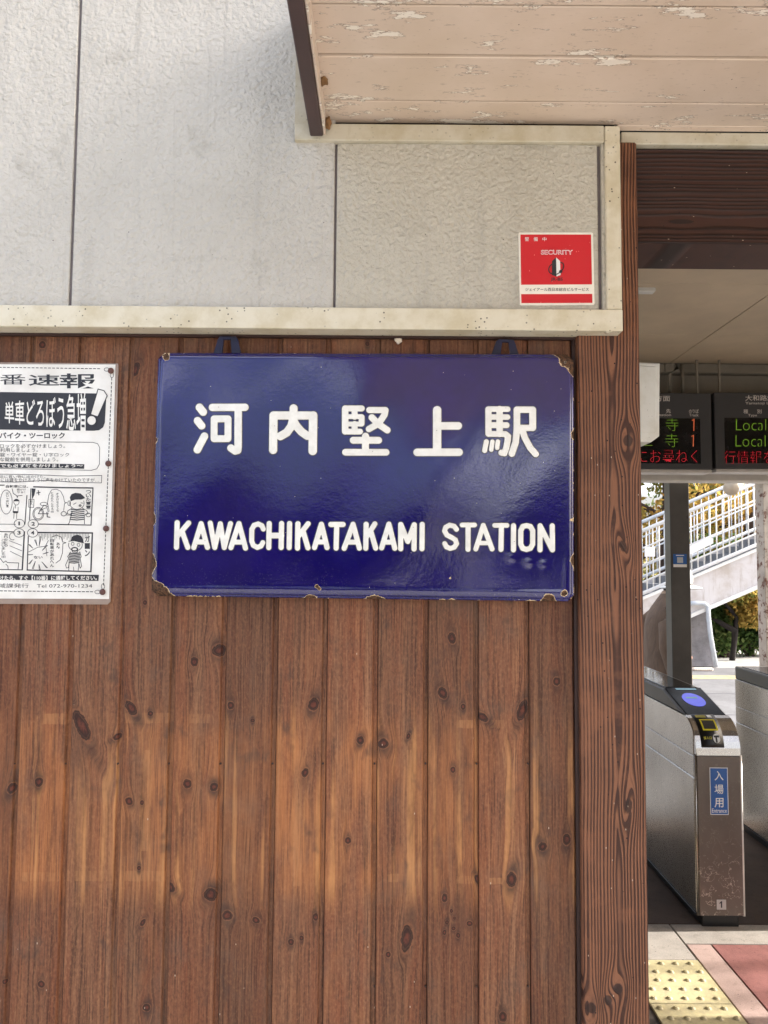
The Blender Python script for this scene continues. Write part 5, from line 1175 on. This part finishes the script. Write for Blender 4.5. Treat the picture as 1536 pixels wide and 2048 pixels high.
def shrub(name, label, x, y, r, h, n, mat, seed, size=.05):
    t = thing(name, label, 'shrub', (x, y, 0), 'shrubs under the stairs'); rn = random.Random(seed); bm = bmesh.new(); cl = []
    for k in range(9):
        e = Vector((x+rn.uniform(-r, r), y+rn.uniform(-r, r)*.6, h*rn.uniform(.5, 1))); tube_bm(bm, [(x+rn.uniform(-.1, .1), y, -.1), ((x+e.x)/2, (y+e.y)/2, e.z*.6), e], [.03, .02, .008], 5)
        for f in (.35, .65, 1): q = Vector((x, y, 0)).lerp(e, f); cl.append((q.x, q.y, q.z, r*.38, r*.3, h*.2))
    bm_obj('stems', bm, M_BARK, t); leaves('foliage', cl, n, size, mat, t, seed); return t
for k, (px, yy, r, h, mt, lab) in enumerate([(1450, 11.6, .6, 1.15, M_LG, 'low green shrub right of the concrete pier'), (1500, 11.8, .7, 1.3, M_LD, 'dark green shrub left of the rusty post'),
     (1540, 11.9, .7, 1.4, M_LG, 'leafy shrub behind the rusty post'), (1475, 13.0, .9, 1.9, M_LD, 'taller dark shrub behind the low green shrub'), (1330, 12.6, .8, 1.3, M_LG, 'shrub behind the stair foot'), (1420, 12.8, .8, 1.6, M_LG, 'shrub directly behind the concrete pier')]):
    shrub('shrub', lab, W(px, 1200, yy).x, yy, r, h, 3200, mt, 60+k)
# dark crooked trunk under the stairs
bt_ = thing('crooked_tree', 'dark crooked tree with orange leaves under the stairs', 'tree', (W(1470, 1330, 11.2).x, 11.2, 0))
bm = bmesh.new(); tube_bm(bm, [W(1462, 1340, 11.2), W(1468, 1290, 11.2), W(1470, 1262, 11.2), W(1440, 1245, 11.2), W(1425, 1238, 11.2)], [.05, .045, .06, .045, .02], 8); tube_bm(bm, [W(1470, 1265, 11.2), W(1473, 1235, 11.2), W(1462, 1220, 11.2), W(1448, 1205, 11.2), W(1446, 1170, 11.2)], [.045, .032, .032, .025, .015], 8)
bm_obj('trunk', bm, plain('bark_dark', srgb(34, 28, 26), .9), bt_, True)
cl = [(*W(px, py, 11.3), .35, .3, .2) for px, py in ((1490, 1215), (1510, 1200), (1465, 1190), (1500, 1235), (1525, 1220))]; leaves('crown', cl, 1600, .05, M_LY, bt_, 91)
# wooded slope on the far side; road-side hill added for the sign's reflection
def hill(name, y0, y1, hgt, mat, seed, x0=-120, x1=120):
    rn = random.Random(seed); nx = 60; vs2 = []; fc = []
    for j, (t_, hz) in enumerate(((0, -.1), (.3, .45), (.6, .8), (1, 1))):
        for i in range(nx+1):
            x = x0+(x1-x0)*i/nx; vs2.append((x, y0+(y1-y0)*t_, hz*hgt*(0.75+.25*math.sin(x*.11+seed)+.12*math.sin(x*.37+seed*2))+rn.uniform(-.3, .3)*t_ if hz > 0 else -.1))
    for j in range(3):
        for i in range(nx): fc.append((j*(nx+1)+i, j*(nx+1)+i+1, (j+1)*(nx+1)+i+1, (j+1)*(nx+1)+i))
    return struct(link(name, mesh_from(name, vs2, fc, True), mat))
g = G('wooded_slope'); n = g.noise(g.oc(), .9, 6, .7); M_HILL = g.finish(g.mix(g.ss(n, .35, .65), srgb(70, 84, 48), srgb(150, 136, 70)), .95, 0, g.bump(n, 1, .6))
hill('hillside', 24, 60, 9, M_HILL, 2)
hill('reflection_hill', -40, -90, 3.2, M_HILL, 5)
M_HW = plain('added_house_wall', srgb(72, 60, 50), .8); M_HR = plain('added_house_roof', srgb(48, 48, 52), .6)
def house(x0, x1, y0, h, rise, label):  # houses added behind the camera, sized to shape the sign's reflection
    t = thing('house', label, 'house', ((x0+x1)/2, y0, 0), 'houses added for the sign reflection')
    box('wall', x0, x1, y0-6, y0, 0, h, M_HW, t, .01)
    prism('roof', [(y0-6.4, h), (y0-3, h+rise), (y0+.4, h), (y0+.4, h-.12), (y0-6.4, h-.12)], 'x', x0-.3, x1+.3, M_HR, t)
    for k in range(2): box('window', x0+.6+k*1.6, x0+1.6+k*1.6, y0-.02, y0+.02, 1.0, 2.1, M_GLASS, t, .004)
house(-7.5, -2.6, -11, 2.6, .6, 'low brown house added across the road for the sign gloss, left of the pair')
house(-2.2, 1.0, -12, 2.1, .3, 'small house added across the road in the middle, seen only in the gloss')
house(4.2, 9.0, -14, 2.4, .7, 'house added across the road to the right, seen only in the gloss')
tree('roadside_tree', 'slim tree across the road, seen only as a dark band in the sign gloss', 1.75, -11.5, 4.6, .7, 2600, .08, M_LD, 71, None, .10)
# roadside tree that throws the dappled shade onto the hall floor
tree('roadside_tree', 'sparse tree beyond the right edge whose branches shade the hall floor', 11.5, 1.9, 8.2, 2.4, 120, .17, M_LG, 44, None, .06)
